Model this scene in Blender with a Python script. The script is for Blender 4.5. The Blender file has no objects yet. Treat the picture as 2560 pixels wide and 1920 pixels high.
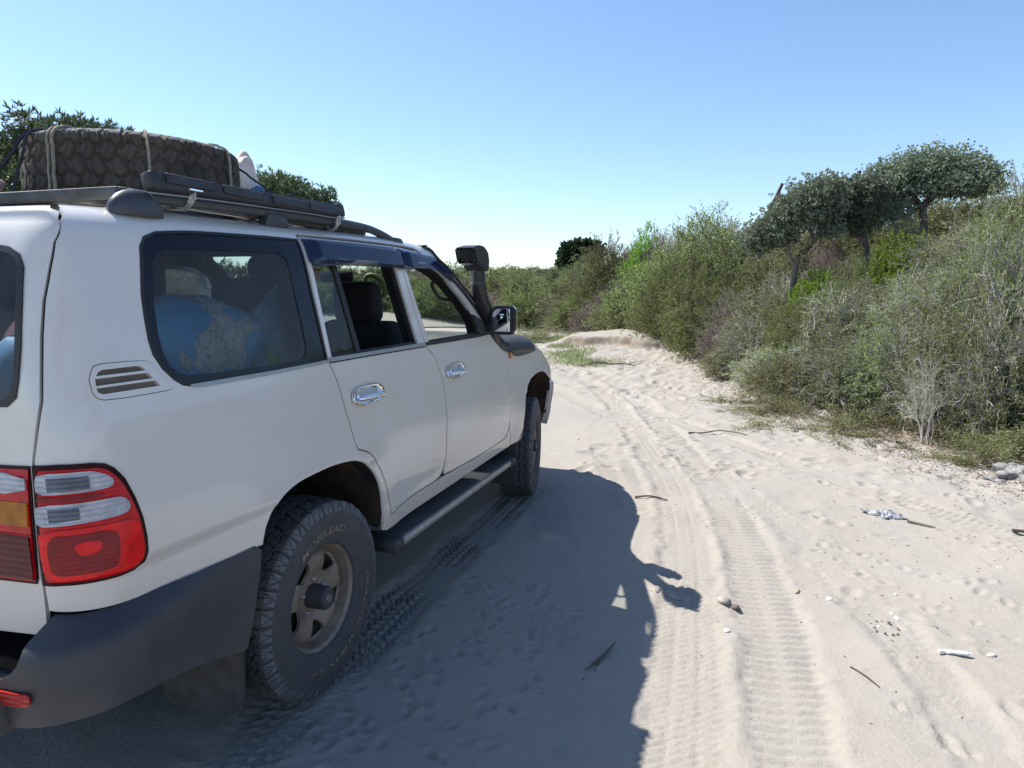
import bpy, bmesh, math, random
import numpy as np
from mathutils import Vector, Matrix, geometry

# ---------------------------------------------------------------- camera, sky, sun
scene = bpy.context.scene
COL = scene.collection
cd = bpy.data.cameras.new("camera"); cam = bpy.data.objects.new("camera", cd); COL.objects.link(cam)
scene.camera = cam
cd.sensor_width = 36.0; cd.lens = 1677.33/2560*36.0; cd.clip_start = .05; cd.clip_end = 3000
CAMP = np.array([2.4653, -2.1781, 1.6202])
_y, _p, _r = .33080, -.13820, .0078
_f = np.array([-math.sin(_y)*math.cos(_p), math.cos(_y)*math.cos(_p), math.sin(_p)])
_rt = np.array([math.cos(_y), math.sin(_y), 0.]); _u = np.cross(_rt, _f)
_rt, _u = math.cos(_r)*_rt+math.sin(_r)*_u, -math.sin(_r)*_rt+math.cos(_r)*_u
M = Matrix(((_rt[0], _u[0], -_f[0], CAMP[0]), (_rt[1], _u[1], -_f[1], CAMP[1]), (_rt[2], _u[2], -_f[2], CAMP[2]), (0, 0, 0, 1)))
cam.matrix_world = M

SUNV = Vector((-.72, .13, 1.0)).normalized()          # direction towards the sun
elev = math.asin(SUNV.z); az = math.atan2(SUNV.x, SUNV.y)
world = bpy.data.worlds.new("World"); scene.world = world; world.use_nodes = True
wt = world.node_tree; wt.nodes.clear()
sky = wt.nodes.new("ShaderNodeTexSky"); sky.sky_type = 'NISHITA'; sky.sun_disc = False
sky.sun_elevation = elev; sky.sun_rotation = az; sky.altitude = 0; sky.air_density = 1.0; sky.dust_density = .25; sky.ozone_density = 1.3
bg = wt.nodes.new("ShaderNodeBackground"); bg.inputs[1].default_value = .104
wo = wt.nodes.new("ShaderNodeOutputWorld")
wb = wt.nodes.new("ShaderNodeMix"); wb.data_type = 'RGBA'; wb.blend_type = 'MULTIPLY'; wb.inputs[0].default_value = 1; wb.inputs[7].default_value = (.91, .985, 1.08, 1)
wt.links.new(sky.outputs[0], wb.inputs[6]); wt.links.new(wb.outputs[2], bg.inputs[0]); wt.links.new(bg.outputs[0], wo.inputs[0])
sl = bpy.data.lights.new("sun", 'SUN'); sl.energy = 5.0; sl.angle = math.radians(.5); sl.color = (1.0, .96, .90)
so = bpy.data.objects.new("sun", sl); COL.objects.link(so)
so.rotation_euler = (-SUNV).to_track_quat('-Z', 'Y').to_euler()
scene.view_settings.view_transform = 'Standard'; scene.view_settings.look = 'None'
scene.view_settings.gamma = 1; scene.view_settings.use_curve_mapping = False
scene.view_settings.exposure = 0.85
try:
    scene.cycles.max_bounces = 8; scene.cycles.transparent_max_bounces = 24
except Exception: pass

# ---------------------------------------------------------------- helpers
rng = np.random.default_rng(7)
def mk(name, V, F, mat=None, parent=None, smooth=False, normals=None, link=True):
    me = bpy.data.meshes.new(name)
    V = np.asarray(V, dtype=np.float32).reshape(-1, 3)
    if isinstance(F, np.ndarray):
        n, k = F.shape
        me.vertices.add(len(V)); me.vertices.foreach_set('co', V.ravel())
        me.loops.add(n*k); me.loops.foreach_set('vertex_index', F.astype(np.int32).ravel())
        me.polygons.add(n); me.polygons.foreach_set('loop_start', np.arange(0, n*k, k, dtype=np.int32))
        me.polygons.foreach_set('loop_total', np.full(n, k, dtype=np.int32))
        me.update(calc_edges=True)
    else:
        me.from_pydata([tuple(map(float, v)) for v in V], [], [tuple(map(int, f)) for f in F]); me.update()
    if smooth: me.polygons.foreach_set('use_smooth', np.ones(len(me.polygons), dtype=bool))
    if mat: me.materials.append(mat)
    if normals is not None: me.normals_split_custom_set_from_vertices([tuple(map(float, n)) for n in normals])
    if not link: return me
    return ob(name, me, parent)
def ob(name, me, parent=None):
    o = bpy.data.objects.new(name, me); COL.objects.link(o)
    if parent: o.parent = parent
    return o
def tag(o, label=None, cat=None, group=None, kind=None):
    if label: o['label'] = label
    if cat: o['category'] = cat
    if group: o['group'] = group
    if kind: o['kind'] = kind
    return o
def empty(name, loc, label, cat, group=None, rz=0):
    o = bpy.data.objects.new(name, None); COL.objects.link(o); o.location = loc; o.rotation_euler = (0, 0, rz)
    o.empty_display_size = .1
    return tag(o, label, cat, group)
def put(o, parent):                      # keep world place while parenting to an Empty with no rotation
    o.parent = parent; o.location = Vector(o.location)-Vector(parent.location); return o
def bmo(name, bm, mat, parent=None, smooth=True, angle=40):
    me = bpy.data.meshes.new(name); bm.normal_update(); bm.to_mesh(me); bm.free(); me.materials.append(mat)
    if smooth:
        me.polygons.foreach_set('use_smooth', np.ones(len(me.polygons), dtype=bool))
        try: me.set_sharp_from_angle(angle=math.radians(angle))
        except Exception: pass
    return ob(name, me, parent)
def bbox(name, c, s, mat, parent=None, bev=.01, rot=None, seg=2, smooth=True, taper=None):
    bm = bmesh.new(); bmesh.ops.create_cube(bm, size=1)
    for v in bm.verts:
        v.co = Vector((v.co.x*s[0], v.co.y*s[1], v.co.z*s[2]))
        if taper and v.co.z > 0: v.co.x *= taper[0]; v.co.y *= taper[1]
    if bev: bmesh.ops.bevel(bm, geom=bm.edges[:], offset=bev, segments=seg, affect='EDGES', profile=.5)
    if rot is not None: bmesh.ops.rotate(bm, verts=bm.verts, cent=(0, 0, 0), matrix=rot)
    bmesh.ops.translate(bm, verts=bm.verts, vec=c)
    return bmo(name, bm, mat, parent, smooth)
def tube_data(P, R, n=8, flat=1.0, caps=True):
    P = np.asarray(P, float); R = np.broadcast_to(np.asarray(R, float), (len(P),))
    T = np.gradient(P, axis=0); T /= np.linalg.norm(T, axis=1)[:, None]+1e-9
    up = np.array([0, 0, 1.]) if abs(T[0][2]) < .9 else np.array([1., 0, 0])
    V = []; a = np.linspace(0, 2*np.pi, n, endpoint=False)
    N = np.cross(T[0], up); N /= np.linalg.norm(N)
    for i in range(len(P)):
        N = N-T[i]*N.dot(T[i]); N /= np.linalg.norm(N)+1e-9; B = np.cross(T[i], N)
        V.append(P[i]+R[i]*(np.cos(a)[:, None]*N+flat*np.sin(a)[:, None]*B))
    V = np.concatenate(V); F = []
    for i in range(len(P)-1):
        for j in range(n): F.append((i*n+j, i*n+(j+1) % n, (i+1)*n+(j+1) % n, (i+1)*n+j))
    if caps: F.append(tuple(range(n))[::-1]); F.append(tuple((len(P)-1)*n+j for j in range(n)))
    return V, F
def tube(name, P, R, mat, parent=None, n=8, flat=1.0, smooth=True):
    V, F = tube_data(P, R, n, flat); o = mk(name, V, F, mat, parent, smooth)
    try: o.data.set_sharp_from_angle(angle=math.radians(50))
    except Exception: pass
    return o
def curve(pts, k=6):                      # Catmull-Rom
    P = np.asarray(pts, float); Q = np.vstack([2*P[0]-P[1], P, 2*P[-1]-P[-2]]); out = []
    for i in range(1, len(Q)-2):
        for t in np.arange(k)/k:
            a, b, c, d = Q[i-1], Q[i], Q[i+1], Q[i+2]
            out.append(.5*((2*b)+(c-a)*t+(2*a-5*b+4*c-d)*t*t+(3*b-a-3*c+d)*t**3))
    out.append(P[-1]); return np.array(out)
def revolve(name, prof, n, mat, parent=None, smooth=True, ang=30):     # prof: (x, r) around the x axis
    prof = np.asarray(prof, float); a = np.linspace(0, 2*np.pi, n, endpoint=False)
    V = np.stack([np.repeat(prof[:, 0], n), np.outer(prof[:, 1], np.cos(a)).ravel(), np.outer(prof[:, 1], np.sin(a)).ravel()], 1)
    i, j = np.meshgrid(np.arange(len(prof)-1), np.arange(n), indexing='ij')
    F = np.stack([i*n+j, i*n+(j+1) % n, (i+1)*n+(j+1) % n, (i+1)*n+j], -1).reshape(-1, 4)
    o = mk(name, V, F, mat, parent, smooth)
    try: o.data.set_sharp_from_angle(angle=math.radians(ang))
    except Exception: pass
    return o

# ---------------------------------------------------------------- materials
class NT:
    def __init__(s, name):
        s.m = bpy.data.materials.new(name); s.m.use_nodes = True; s.t = s.m.node_tree; s.t.nodes.clear()
        s.out = s.n('ShaderNodeOutputMaterial'); s.b = s.n('ShaderNodeBsdfPrincipled'); s.l(s.b.outputs[0], s.out.inputs[0])
    def n(s, t, **k):
        x = s.t.nodes.new(t)
        for a, b in k.items(): setattr(x, a, b)
        return x
    def l(s, a, b): s.t.links.new(a, b)
    def set(s, **k):
        for a, b in k.items():
            i = s.b.inputs[a.replace('_', ' ')]
            if hasattr(b, 'links') or hasattr(b, 'is_linked'): s.l(b, i)
            else: i.default_value = (tuple(b)+(1,)) if isinstance(b, (tuple, list)) and len(b) == 3 and i.type == 'RGBA' else b
        return s
    def co(s, kind='Object'):
        if not hasattr(s, 'tc'): s.tc = s.n('ShaderNodeTexCoord')
        return s.tc.outputs[kind]
    def noise(s, scale, detail=4, rough=.55, vec=None, dist=0):
        x = s.n('ShaderNodeTexNoise'); x.inputs['Scale'].default_value = scale; x.inputs['Detail'].default_value = detail
        x.inputs['Roughness'].default_value = rough; x.inputs['Distortion'].default_value = dist
        s.l(vec if vec is not None else s.co(), x.inputs['Vector']); return x.outputs[0]
    def ramp(s, fac, stops):
        x = s.n('ShaderNodeValToRGB'); e = x.color_ramp.elements
        while len(e) < len(stops): e.new(.5)
        for i, (p, c) in enumerate(stops):
            e[i].position = p; e[i].color = (c, c, c, 1) if isinstance(c, (int, float)) else tuple(c)+(1,)
        s.l(fac, x.inputs[0]); return x.outputs[0]
    def mix(s, fac, a, b):
        x = s.n('ShaderNodeMix', data_type='RGBA')
        for i, v in ((0, fac), (6, a), (7, b)):
            if hasattr(v, 'is_linked'): s.l(v, x.inputs[i])
            else: x.inputs[i].default_value = (tuple(v)+(1,)) if isinstance(v, (tuple, list)) else v
        return x.outputs[2]
    def math(s, op, a, b=0.0):
        x = s.n('ShaderNodeMath', operation=op)
        for i, v in enumerate((a, b)):
            if hasattr(v, 'is_linked'): s.l(v, x.inputs[i])
            else: x.inputs[i].default_value = v
        return x.outputs[0]
    def bump(s, h, strength=.3, dist=.01):
        x = s.n('ShaderNodeBump'); x.inputs['Strength'].default_value = strength; x.inputs['Distance'].default_value = dist
        s.l(h, x.inputs['Height']); s.l(x.outputs[0], s.b.inputs['Normal']); return x
    def sep(s, v=None):
        x = s.n('ShaderNodeSeparateXYZ'); s.l(v if v is not None else s.co(), x.inputs[0]); return x.outputs
def simple(name, col, rough=.6, metal=0., var=.15, scale=20, bump=0., spec=None, coat=0.):
    m = NT(name); n = m.noise(scale)
    c2 = tuple(c*(1-var) for c in col); c1 = tuple(min(1, c*(1+var)) for c in col)
    m.set(Base_Color=m.ramp(n, [(.3, c2), (.7, c1)]), Roughness=rough, Metallic=metal)
    if spec is not None: m.b.inputs['Specular IOR Level'].default_value = spec
    if coat: m.b.inputs['Coat Weight'].default_value = coat; m.b.inputs['Coat Roughness'].default_value = .05
    if bump: m.bump(m.noise(scale*6, 6), bump, .004)
    return m.m
MAT = {}
def build_mats():
    # white car paint, dusty lower down and along the flanks (real dust)
    m = NT('white_paint'); z = m.sep()[2]
    white = (.68, .67, .64)
    low = m.math('MULTIPLY', m.ramp(z, [(.30, 1.0), (.62, .55), (.95, .18), (1.0, .10)]), m.ramp(m.noise(3.0, 5, .6), [(.3, .45), (.7, 1.0)]))
    streak = m.n('ShaderNodeMapping'); streak.inputs['Scale'].default_value = (14, 14, 1.2); m.l(m.co(), streak.inputs[0])
    st = m.ramp(m.noise(1.0, 5, .6, streak.outputs[0]), [(.55, 0.), (.85, .10)])
    fac = m.math('ADD', low, m.math('MULTIPLY', st, .7))
    blot = m.ramp(m.noise(2.2, 4, .6), [(.40, 0.05), (.7, .22)])
    fac = m.math('ADD', fac, blot)
    yy = m.sep()[1]; sb = m.math('SUBTRACT', 1.0, m.math('MULTIPLY', m.math('ABSOLUTE', m.math('ADD', yy, .935)), 16.0)); sb.node.use_clamp = True
    zb = m.ramp(z, [(.0, 0.), (1.0, 1.)]); mp2 = m.n('ShaderNodeMapping'); mp2.inputs['Scale'].default_value = (30, 22, 5); m.l(m.co(), mp2.inputs[0])
    stn = m.math('MULTIPLY', sb, m.ramp(m.noise(1.0, 6, .7, mp2.outputs[0]), [(.42, 0.), (.65, .30)])); fac = m.math('ADD', fac, stn)
    fine = m.ramp(m.noise(70, 3, .7), [(.60, 0.), (.72, .25)]); fac = m.math('ADD', fac, m.math('MULTIPLY', fine, m.ramp(z, [(.35, 1.), (.9, .15)])))
    fac.node.use_clamp = True
    m.set(Base_Color=m.mix(fac, white, (.52, .44, .35)), Roughness=m.ramp(fac, [(0., .24), (1., .6)]))
    m.b.inputs['Coat Weight'].default_value = .85; m.b.inputs['Coat Roughness'].default_value = .07; m.bump(m.noise(2.6, 2), .12, .02)
    MAT['white'] = m.m
    # weathered charcoal bumper plastic with scratches and dust
    m = NT('bumper_plastic'); n = m.noise(9, 6, .65)
    mp = m.n('ShaderNodeMapping'); mp.inputs['Scale'].default_value = (4, 3, 60); mp.inputs['Rotation'].default_value = (.5, .2, 0); m.l(m.co(), mp.inputs[0])
    sc = m.ramp(m.noise(1.0, 6, .7, mp.outputs[0]), [(.60, 0.), (.68, .30)])
    d = m.math('ADD', m.ramp(n, [(.35, .02), (.75, .16)]), m.math('MULTIPLY', sc, m.ramp(m.noise(2.5), [(.5, 0.), (.65, .6)])))
    zz = m.math('MULTIPLY', m.ramp(m.sep()[2], [(.42, .55), (.62, .0)]), m.ramp(m.noise(7, 6, .7), [(.35, .1), (.7, 1.)])); d = m.math('ADD', d, zz)
    m.set(Base_Color=m.mix(d, (.030, .034, .043), (.16, .145, .13)), Roughness=.48); m.bump(m.noise(150, 5, .7), .35, .003)
    MAT['bumper'] = m.m
    m = NT('tyre_rubber'); n = m.noise(14, 6, .7)
    m.set(Base_Color=m.mix(m.ramp(n, [(.3, .15), (.8, .75)]), (.045, .048, .055), (.105, .10, .095)), Roughness=.85); m.bump(m.noise(90, 4), .2, .003)
    MAT['tyre'] = m.m
    MAT['tyre_shoulder'] = simple('dusty_tyre_shoulder', (.13, .135, .145), .9, var=.25, scale=30, bump=.2)
    MAT['spare'] = simple('worn_dusty_rubber', (.075, .062, .049), .9, var=.35, scale=7, bump=.08)
    MAT['rim'] = simple('dusty_steel_rim', (.25, .205, .16), .55, .25, var=.3, scale=10, bump=.06)
    MAT['black'] = simple('black_plastic', (.018, .019, .022), .42, var=.3, scale=30, bump=.06)
    MAT['matteblack'] = simple('dusty_black_plastic', (.045, .045, .048), .62, var=.35, scale=14, bump=.1)
    MAT['rubber'] = simple('black_rubber_seal', (.014, .014, .016), .55)
    MAT['ceramic'] = simple('black_window_border', (.006, .008, .014), .12, var=.1, spec=.28)
    MAT['dark'] = simple('dark_interior', (.020, .020, .022), .8)
    MAT['well'] = simple('dirty_wheel_well', (.040, .027, .018), .95, var=.5, scale=12, bump=.4)
    MAT['seat'] = simple('dark_seat_fabric', (.022, .023, .028), .9, var=.3, scale=60)
    MAT['redseat'] = simple('dark_red_fabric', (.09, .02, .025), .9)
    MAT['grey'] = simple('grey_dashboard', (.045, .052, .056), .65, var=.1)
    MAT['chrome'] = simple('chrome', (.85, .86, .88), .06, 1.0, var=.02)
    MAT['silver'] = simple('satin_silver', (.42, .42, .42), .38, .7, var=.1)
    MAT['alu'] = simple('worn_aluminium', (.36, .36, .36), .42, .6, var=.25, scale=30)
    MAT['rail'] = simple('grey_roof_rail', (.055, .060, .068), .42, .2, var=.15)
    MAT['steel'] = simple('weathered_dark_steel', (.10, .095, .088), .5, .6, var=.35, scale=12, bump=.1)
    MAT['board'] = simple('black_dusty_board', (.030, .027, .030), .5, var=.5, scale=10, bump=.12)
    MAT['rope'] = simple('fibre_rope', (.30, .27, .21), .95, var=.3, scale=60, bump=.5)
    MAT['strap'] = simple('dark_strap', (.035, .035, .045), .8)
    MAT['mesh'] = simple('dusty_mesh', (.16, .14, .11), .8, var=.2)
    MAT['gap'] = simple('panel_gap', (.006, .006, .010), .9)
    MAT['skin'] = simple('skin', (.42, .26, .18), .55, var=.08, scale=12)
    MAT['orange'] = simple('orange_lit_tone', (.55, .18, .03), .85)
    MAT['shirt'] = simple('dark_blue_shirt', (.03, .04, .08), .9)
    MAT['tan'] = simple('tan_letters', (.25, .195, .14), .8, var=.2)
    MAT['whitepr'] = simple('white_print', (.75, .75, .75), .5, var=.02)
    MAT['olive'] = simple('olive_disc', (.12, .12, .035), .6)
    def glass(name, tint, rough=0.0, refl=1.0, haze=0.0):
        m = bpy.data.materials.new(name); m.use_nodes = True; t = m.node_tree; t.nodes.clear()
        o = t.nodes.new('ShaderNodeOutputMaterial'); tr = t.nodes.new('ShaderNodeBsdfTransparent'); g = t.nodes.new('ShaderNodeBsdfGlossy')
        fr = t.nodes.new('ShaderNodeFresnel'); fr.inputs[0].default_value = 1.36
        tr.inputs[0].default_value = tuple(tint)+(1,); g.inputs['Roughness'].default_value = rough
        mx = t.nodes.new('ShaderNodeMixShader'); t.links.new(fr.outputs[0], mx.inputs[0]); last = tr.outputs[0]
        if haze:
            d = t.nodes.new('ShaderNodeBsdfDiffuse'); d.inputs[0].default_value = (.55, .52, .45, 1)
            nz = t.nodes.new('ShaderNodeTexNoise'); nz.inputs['Scale'].default_value = 5; nz.inputs['Detail'].default_value = 5
            tc = t.nodes.new('ShaderNodeTexCoord'); t.links.new(tc.outputs['Object'], nz.inputs['Vector'])
            ml = t.nodes.new('ShaderNodeMath'); ml.operation = 'MULTIPLY'; ml.inputs[1].default_value = haze*2; t.links.new(nz.outputs[0], ml.inputs[0])
            m2 = t.nodes.new('ShaderNodeMixShader'); t.links.new(ml.outputs[0], m2.inputs[0]); t.links.new(last, m2.inputs[1]); t.links.new(d.outputs[0], m2.inputs[2]); last = m2.outputs[0]
        t.links.new(last, mx.inputs[1]); t.links.new(g.outputs[0], mx.inputs[2]); t.links.new(mx.outputs[0], o.inputs[0]); return m
    MAT['tint'] = glass('tinted_glass', (.55, .64, .72), haze=.045)
    MAT['tint2'] = glass('side_window_glass', (.55, .64, .70), haze=.03)
    MAT['clear'] = glass('green_clear_glass', (.74, .82, .76), haze=.05)
    m = NT('smoked_visor'); m.set(Base_Color=(.008, .014, .050), Roughness=.12); m.b.inputs['Specular IOR Level'].default_value = .45; m.b.inputs['Alpha'].default_value = .93
    MAT['visor'] = m.m
    def lens(name, col, rib=240, axis=2, rough=.12, strength=.5):
        m = NT(name); s = m.sep()[axis]
        w = m.math('SINE', m.math('MULTIPLY', s, rib*math.pi)); n = m.noise(25, 3)
        m.set(Base_Color=m.ramp(n, [(.3, tuple(c*.6 for c in col)), (.7, col)]), Roughness=rough); m.b.inputs['Coat Weight'].default_value = .0; m.b.inputs['Specular IOR Level'].default_value = .35
        m.bump(w, strength, .004); return m.m
    MAT['red'] = lens('red_lens', (.62, .006, .010), 200, strength=.25)
    MAT['redbright'] = lens('bright_red_lens', (.92, .008, .010), 260, strength=.2)
    MAT['redmid'] = lens('deep_red_lens', (.26, .006, .012), 160, strength=.2); MAT['reddark'] = lens('dark_red_lens', (.10, .005, .012), 120, strength=.2)
    MAT['redframe'] = simple('maroon_lamp_border', (.022, .003, .006), .3, var=.2, spec=.15)
    MAT['lensclear'] = lens('clear_ribbed_lens', (.55, .57, .60), 150)
    MAT['lensgrey'] = lens('smoky_clear_lens', (.15, .17, .20), 170)
    MAT['amber'] = lens('amber_lens', (.60, .22, .015), 220)
    MAT['refl'] = lens('red_reflector', (.50, .03, .02), 150)
    # woven sack
    m = NT('woven_sack'); w = m.n('ShaderNodeTexWave'); w.inputs['Scale'].default_value = 60; m.l(m.co(), w.inputs[0])
    m.set(Base_Color=m.mix(m.ramp(m.noise(6), [(.5, 0.), (.56, 1.)]), (.62, .58, .52), (.62, .45, .42)), Roughness=.7); m.bump(w.outputs[0], .1, .003); m.b.inputs['Subsurface Weight'].default_value = .0
    m.b.inputs['Transmission Weight'].default_value = .0
    MAT['sack'] = m.m
    MAT['bluecloth'] = simple('blue_print_sack', (.06, .18, .32), .6, var=.3, scale=12)
    m = NT('clear_plastic'); m.set(Base_Color=(.55, .72, .76), Roughness=.2); m.b.inputs['Alpha'].default_value = .55; m.bump(m.noise(14, 5), .6, .02); MAT['plastic'] = m.m
    m = NT('map_bag'); n0 = m.noise(6.0, 8, .62, None, .3); sy = m.sep(); dy = m.math('ADD', sy[1], .29); dz = m.math('ADD', sy[2], -1.46); dd = m.math('SQRT', m.math('ADD', m.math('MULTIPLY', dy, dy), m.math('MULTIPLY', m.math('MULTIPLY', dz, dz), 1.6)))
    n = m.math('ADD', n0, m.math('SUBTRACT', .225, m.math('MULTIPLY', dd, 1.15))); land = m.ramp(n, [(.535, 0.), (.545, 1.)]); edge = m.ramp(n, [(.525, 0.), (.537, 1.), (.55, 0.)])
    n2 = m.n('ShaderNodeTexVoronoi', feature='DISTANCE_TO_EDGE'); n2.inputs['Scale'].default_value = 19
    nv = m.noise(6, 4); mxv = m.n('ShaderNodeMix', data_type='VECTOR'); mxv.inputs[0].default_value = .30; m.l(m.co(), mxv.inputs[4])
    cmb = m.n('ShaderNodeCombineXYZ'); m.l(nv, cmb.inputs[0]); m.l(m.noise(7), cmb.inputs[1]); m.l(m.noise(9), cmb.inputs[2]); m.l(cmb.outputs[0], mxv.inputs[5]); m.l(mxv.outputs[1], n2.inputs['Vector'])
    borders = m.ramp(n2.outputs[0], [(.012, .8), (.04, 0.)])
    c = m.mix(land, m.mix(m.noise(2), (.06, .26, .46), (.20, .48, .58)), (.62, .52, .40)); c = m.mix(m.math('MULTIPLY', borders, land), c, (.16, .12, .12)); c = m.mix(m.math('MULTIPLY', edge, .8), c, (.25, .10, .06))
    m.set(Base_Color=c, Roughness=.35); m.bump(m.noise(7, 5, .6), .8, .03); MAT['map'] = m.m
build_mats()
# ================================================================= THE CAR
def sm(a, b, x):
    t = np.clip((x-a)/(b-a), 0, 1); return t*t*(3-2*t)
SEC = np.array([[0.30,.100,0.36,.06],[0.40,.055,0.43,.03],[0.50,.030,0.52,.01],[0.65,.008,0.66,.00],[0.80,.000,0.80,.00],[0.95,.004,0.95,.00],
 [1.10,.016,1.10,.003],[1.25,.036,1.25,.010],[1.32,.050,1.32,.016],[1.45,.078,1.45,.032],[1.60,.110,1.60,.055],[1.74,.142,1.74,.085],
 [1.80,.162,1.795,.105],[1.84,.190,1.830,.135],[1.88,.230,1.852,.18],[1.92,.270,1.860,.24],[2.00,.350,1.864,.36],[2.30,.650,1.868,.80],[2.62,.970,1.870,1.2]])
def spl(x, X, Y):
    x = np.asarray(x, float); X = np.asarray(X, float); Y = np.asarray(Y, float)
    h = np.diff(X); s = np.diff(Y)/h; m = np.zeros_like(Y); m[0] = s[0]; m[-1] = s[-1]
    w1 = 2*h[1:]+h[:-1]; w2 = h[1:]+2*h[:-1]; ok = s[1:]*s[:-1] > 0
    mm = np.zeros(len(s)-1); mm[ok] = (w1[ok]+w2[ok])/(w1[ok]/s[:-1][ok]+w2[ok]/s[1:][ok]); m[1:-1] = mm
    x = np.clip(x, X[0], X[-1]); i = np.clip(np.searchsorted(X, x)-1, 0, len(X)-2); t = (x-X[i])/h[i]
    return (2*t**3-3*t**2+1)*Y[i]+(t**3-2*t**2+t)*h[i]*m[i]+(-2*t**3+3*t**2)*Y[i+1]+(t**3-t**2)*h[i]*m[i+1]
Y0 = -.88; LC = .20; RX = .13; YR = -1.03; YF = 3.10; LF = .62
def P(u, v):                              # body surface: u along the car and round its corners, v up the section
    u = np.asarray(u, float); v = np.asarray(v, float); u, v = np.broadcast_arrays(u, v)
    d = spl(v, SEC[:, 0], SEC[:, 1]); z = spl(v, SEC[:, 0], SEC[:, 2]); e = spl(v, SEC[:, 0], SEC[:, 3])
    y = np.clip(u, Y0, YF)
    W = .970-.02*sm(0, -1.0, y)-.03*sm(2.6, 3.6, y)
    for yc in (0, 2.85):
        r = np.hypot(y-yc, z-.42); W = W+.016*np.exp(-((r-.50)/.13)**2)*sm(1.15, .95, z)
    W = W-.005*sm(.886, .874, z)*sm(.60, .66, z)
    drop = .05*sm(.9, 1.9, y)*sm(1.5, 1.8, z)-.025*sm(-.6, .9, y)*sm(1.8, 1.84, z)+.02*sm(-.4, -1.0, y)*sm(1.5, 1.8, z)
    x = W-d; Z = z-drop
    th = np.clip((Y0-u)/LC, 0, 1)*np.pi/2; cor = u < Y0
    rx = np.minimum(RX, np.maximum(x, .001)); ry = np.maximum(Y0-(YR+e), .02); xc = x-rx
    t = np.clip((u-(Y0-LC-.84))/.84, 0, 1)
    X = np.where(cor, np.where(u > Y0-LC, xc+rx*np.cos(th), xc*t), x)
    Yc = np.where(e > .149, Y0+(e-.149), Y0)
    Yy = np.where(cor, Yc-ry*np.sin(th)+np.where(u < Y0-LC, -.03*(1-t*t), 0), np.maximum(y, Yc))
    fr = u > YF; tf = np.clip((u-YF)/LF, 0, 1)*np.pi/2
    X = np.where(fr, x-.42*(1-np.cos(tf)), X); Yy = np.where(fr, YF+.56*np.sin(tf), Yy)
    return np.stack([X, Yy, Z], -1)
def surf_n(S, u, v):
    e = 2e-3
    n = np.cross(S(u+e, v)-S(u-e, v), S(u, v+e)-S(u, v-e)); return n/(np.linalg.norm(n, axis=-1, keepdims=True)+1e-12)
ZT = np.array([[1.9,1.30],[2.15,1.295],[2.4,1.285],[2.7,1.265],[2.85,1.24],[3.0,1.195],[3.1,1.145],[3.2,1.07],[3.3,1.00],[3.45,.955],[3.72,.93]])
def Ff(u, t):                             # front wing and bonnet: t<1 the side, 1..2 the shoulder, 2..3 the bonnet
    u = np.asarray(u, float); t = np.asarray(t, float); u, t = np.broadcast_arrays(u, t)
    zt = spl(u, ZT[:, 0], ZT[:, 1]); v = np.where(t < 1, .50+(zt-.10-.50)*t, zt-.10); B = P(u, v)
    ph = np.clip(t-1, 0, 1)*np.pi/2; n = surf_n(P, u, v); n[..., 2] = 0; n /= np.linalg.norm(n, axis=-1, keepdims=True)+1e-9
    Q = B-n*(.14*(1-np.cos(ph)))[..., None]; Q[..., 2] += .10*np.sin(ph)
    h = np.clip(t-2, 0, 1); X = Q[..., 0].copy(); Q[..., 0] = X*(1-h); Q[..., 2] += -.012*np.sin(h*np.pi/2)*sm(3.6, 2.9, u)
    return Q
def dens(pts, step, closed=True):
    P_ = np.asarray(pts, float); out = []; n = len(P_)
    for i in range(n if closed else n-1):
        a, b = P_[i], P_[(i+1) % n]; k = max(1, int(np.ceil(np.linalg.norm(b-a)/step)))
        for j in range(k): out.append(a+(b-a)*j/k)
    return np.array(out)
def rnd(pts, r=.3, it=2):                 # corner cutting
    P_ = np.asarray(pts, float)
    for _ in range(it):
        A = P_; B = np.roll(P_, -1, 0); P_ = np.stack([A*(1-.25)+B*.25, A*.25+B*.75], 1).reshape(-1, 2)
    return P_
def inpoly(q, poly):
    x, y = q[:, 0][:, None], q[:, 1][:, None]; a = poly; b = np.roll(poly, -1, 0)
    c = ((a[:, 1] > y) != (b[:, 1] > y)) & (x < (b[:, 0]-a[:, 0])*(y-a[:, 1])/(b[:, 1]-a[:, 1]+1e-15)+a[:, 0])
    return c.sum(1) % 2 == 1
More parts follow.
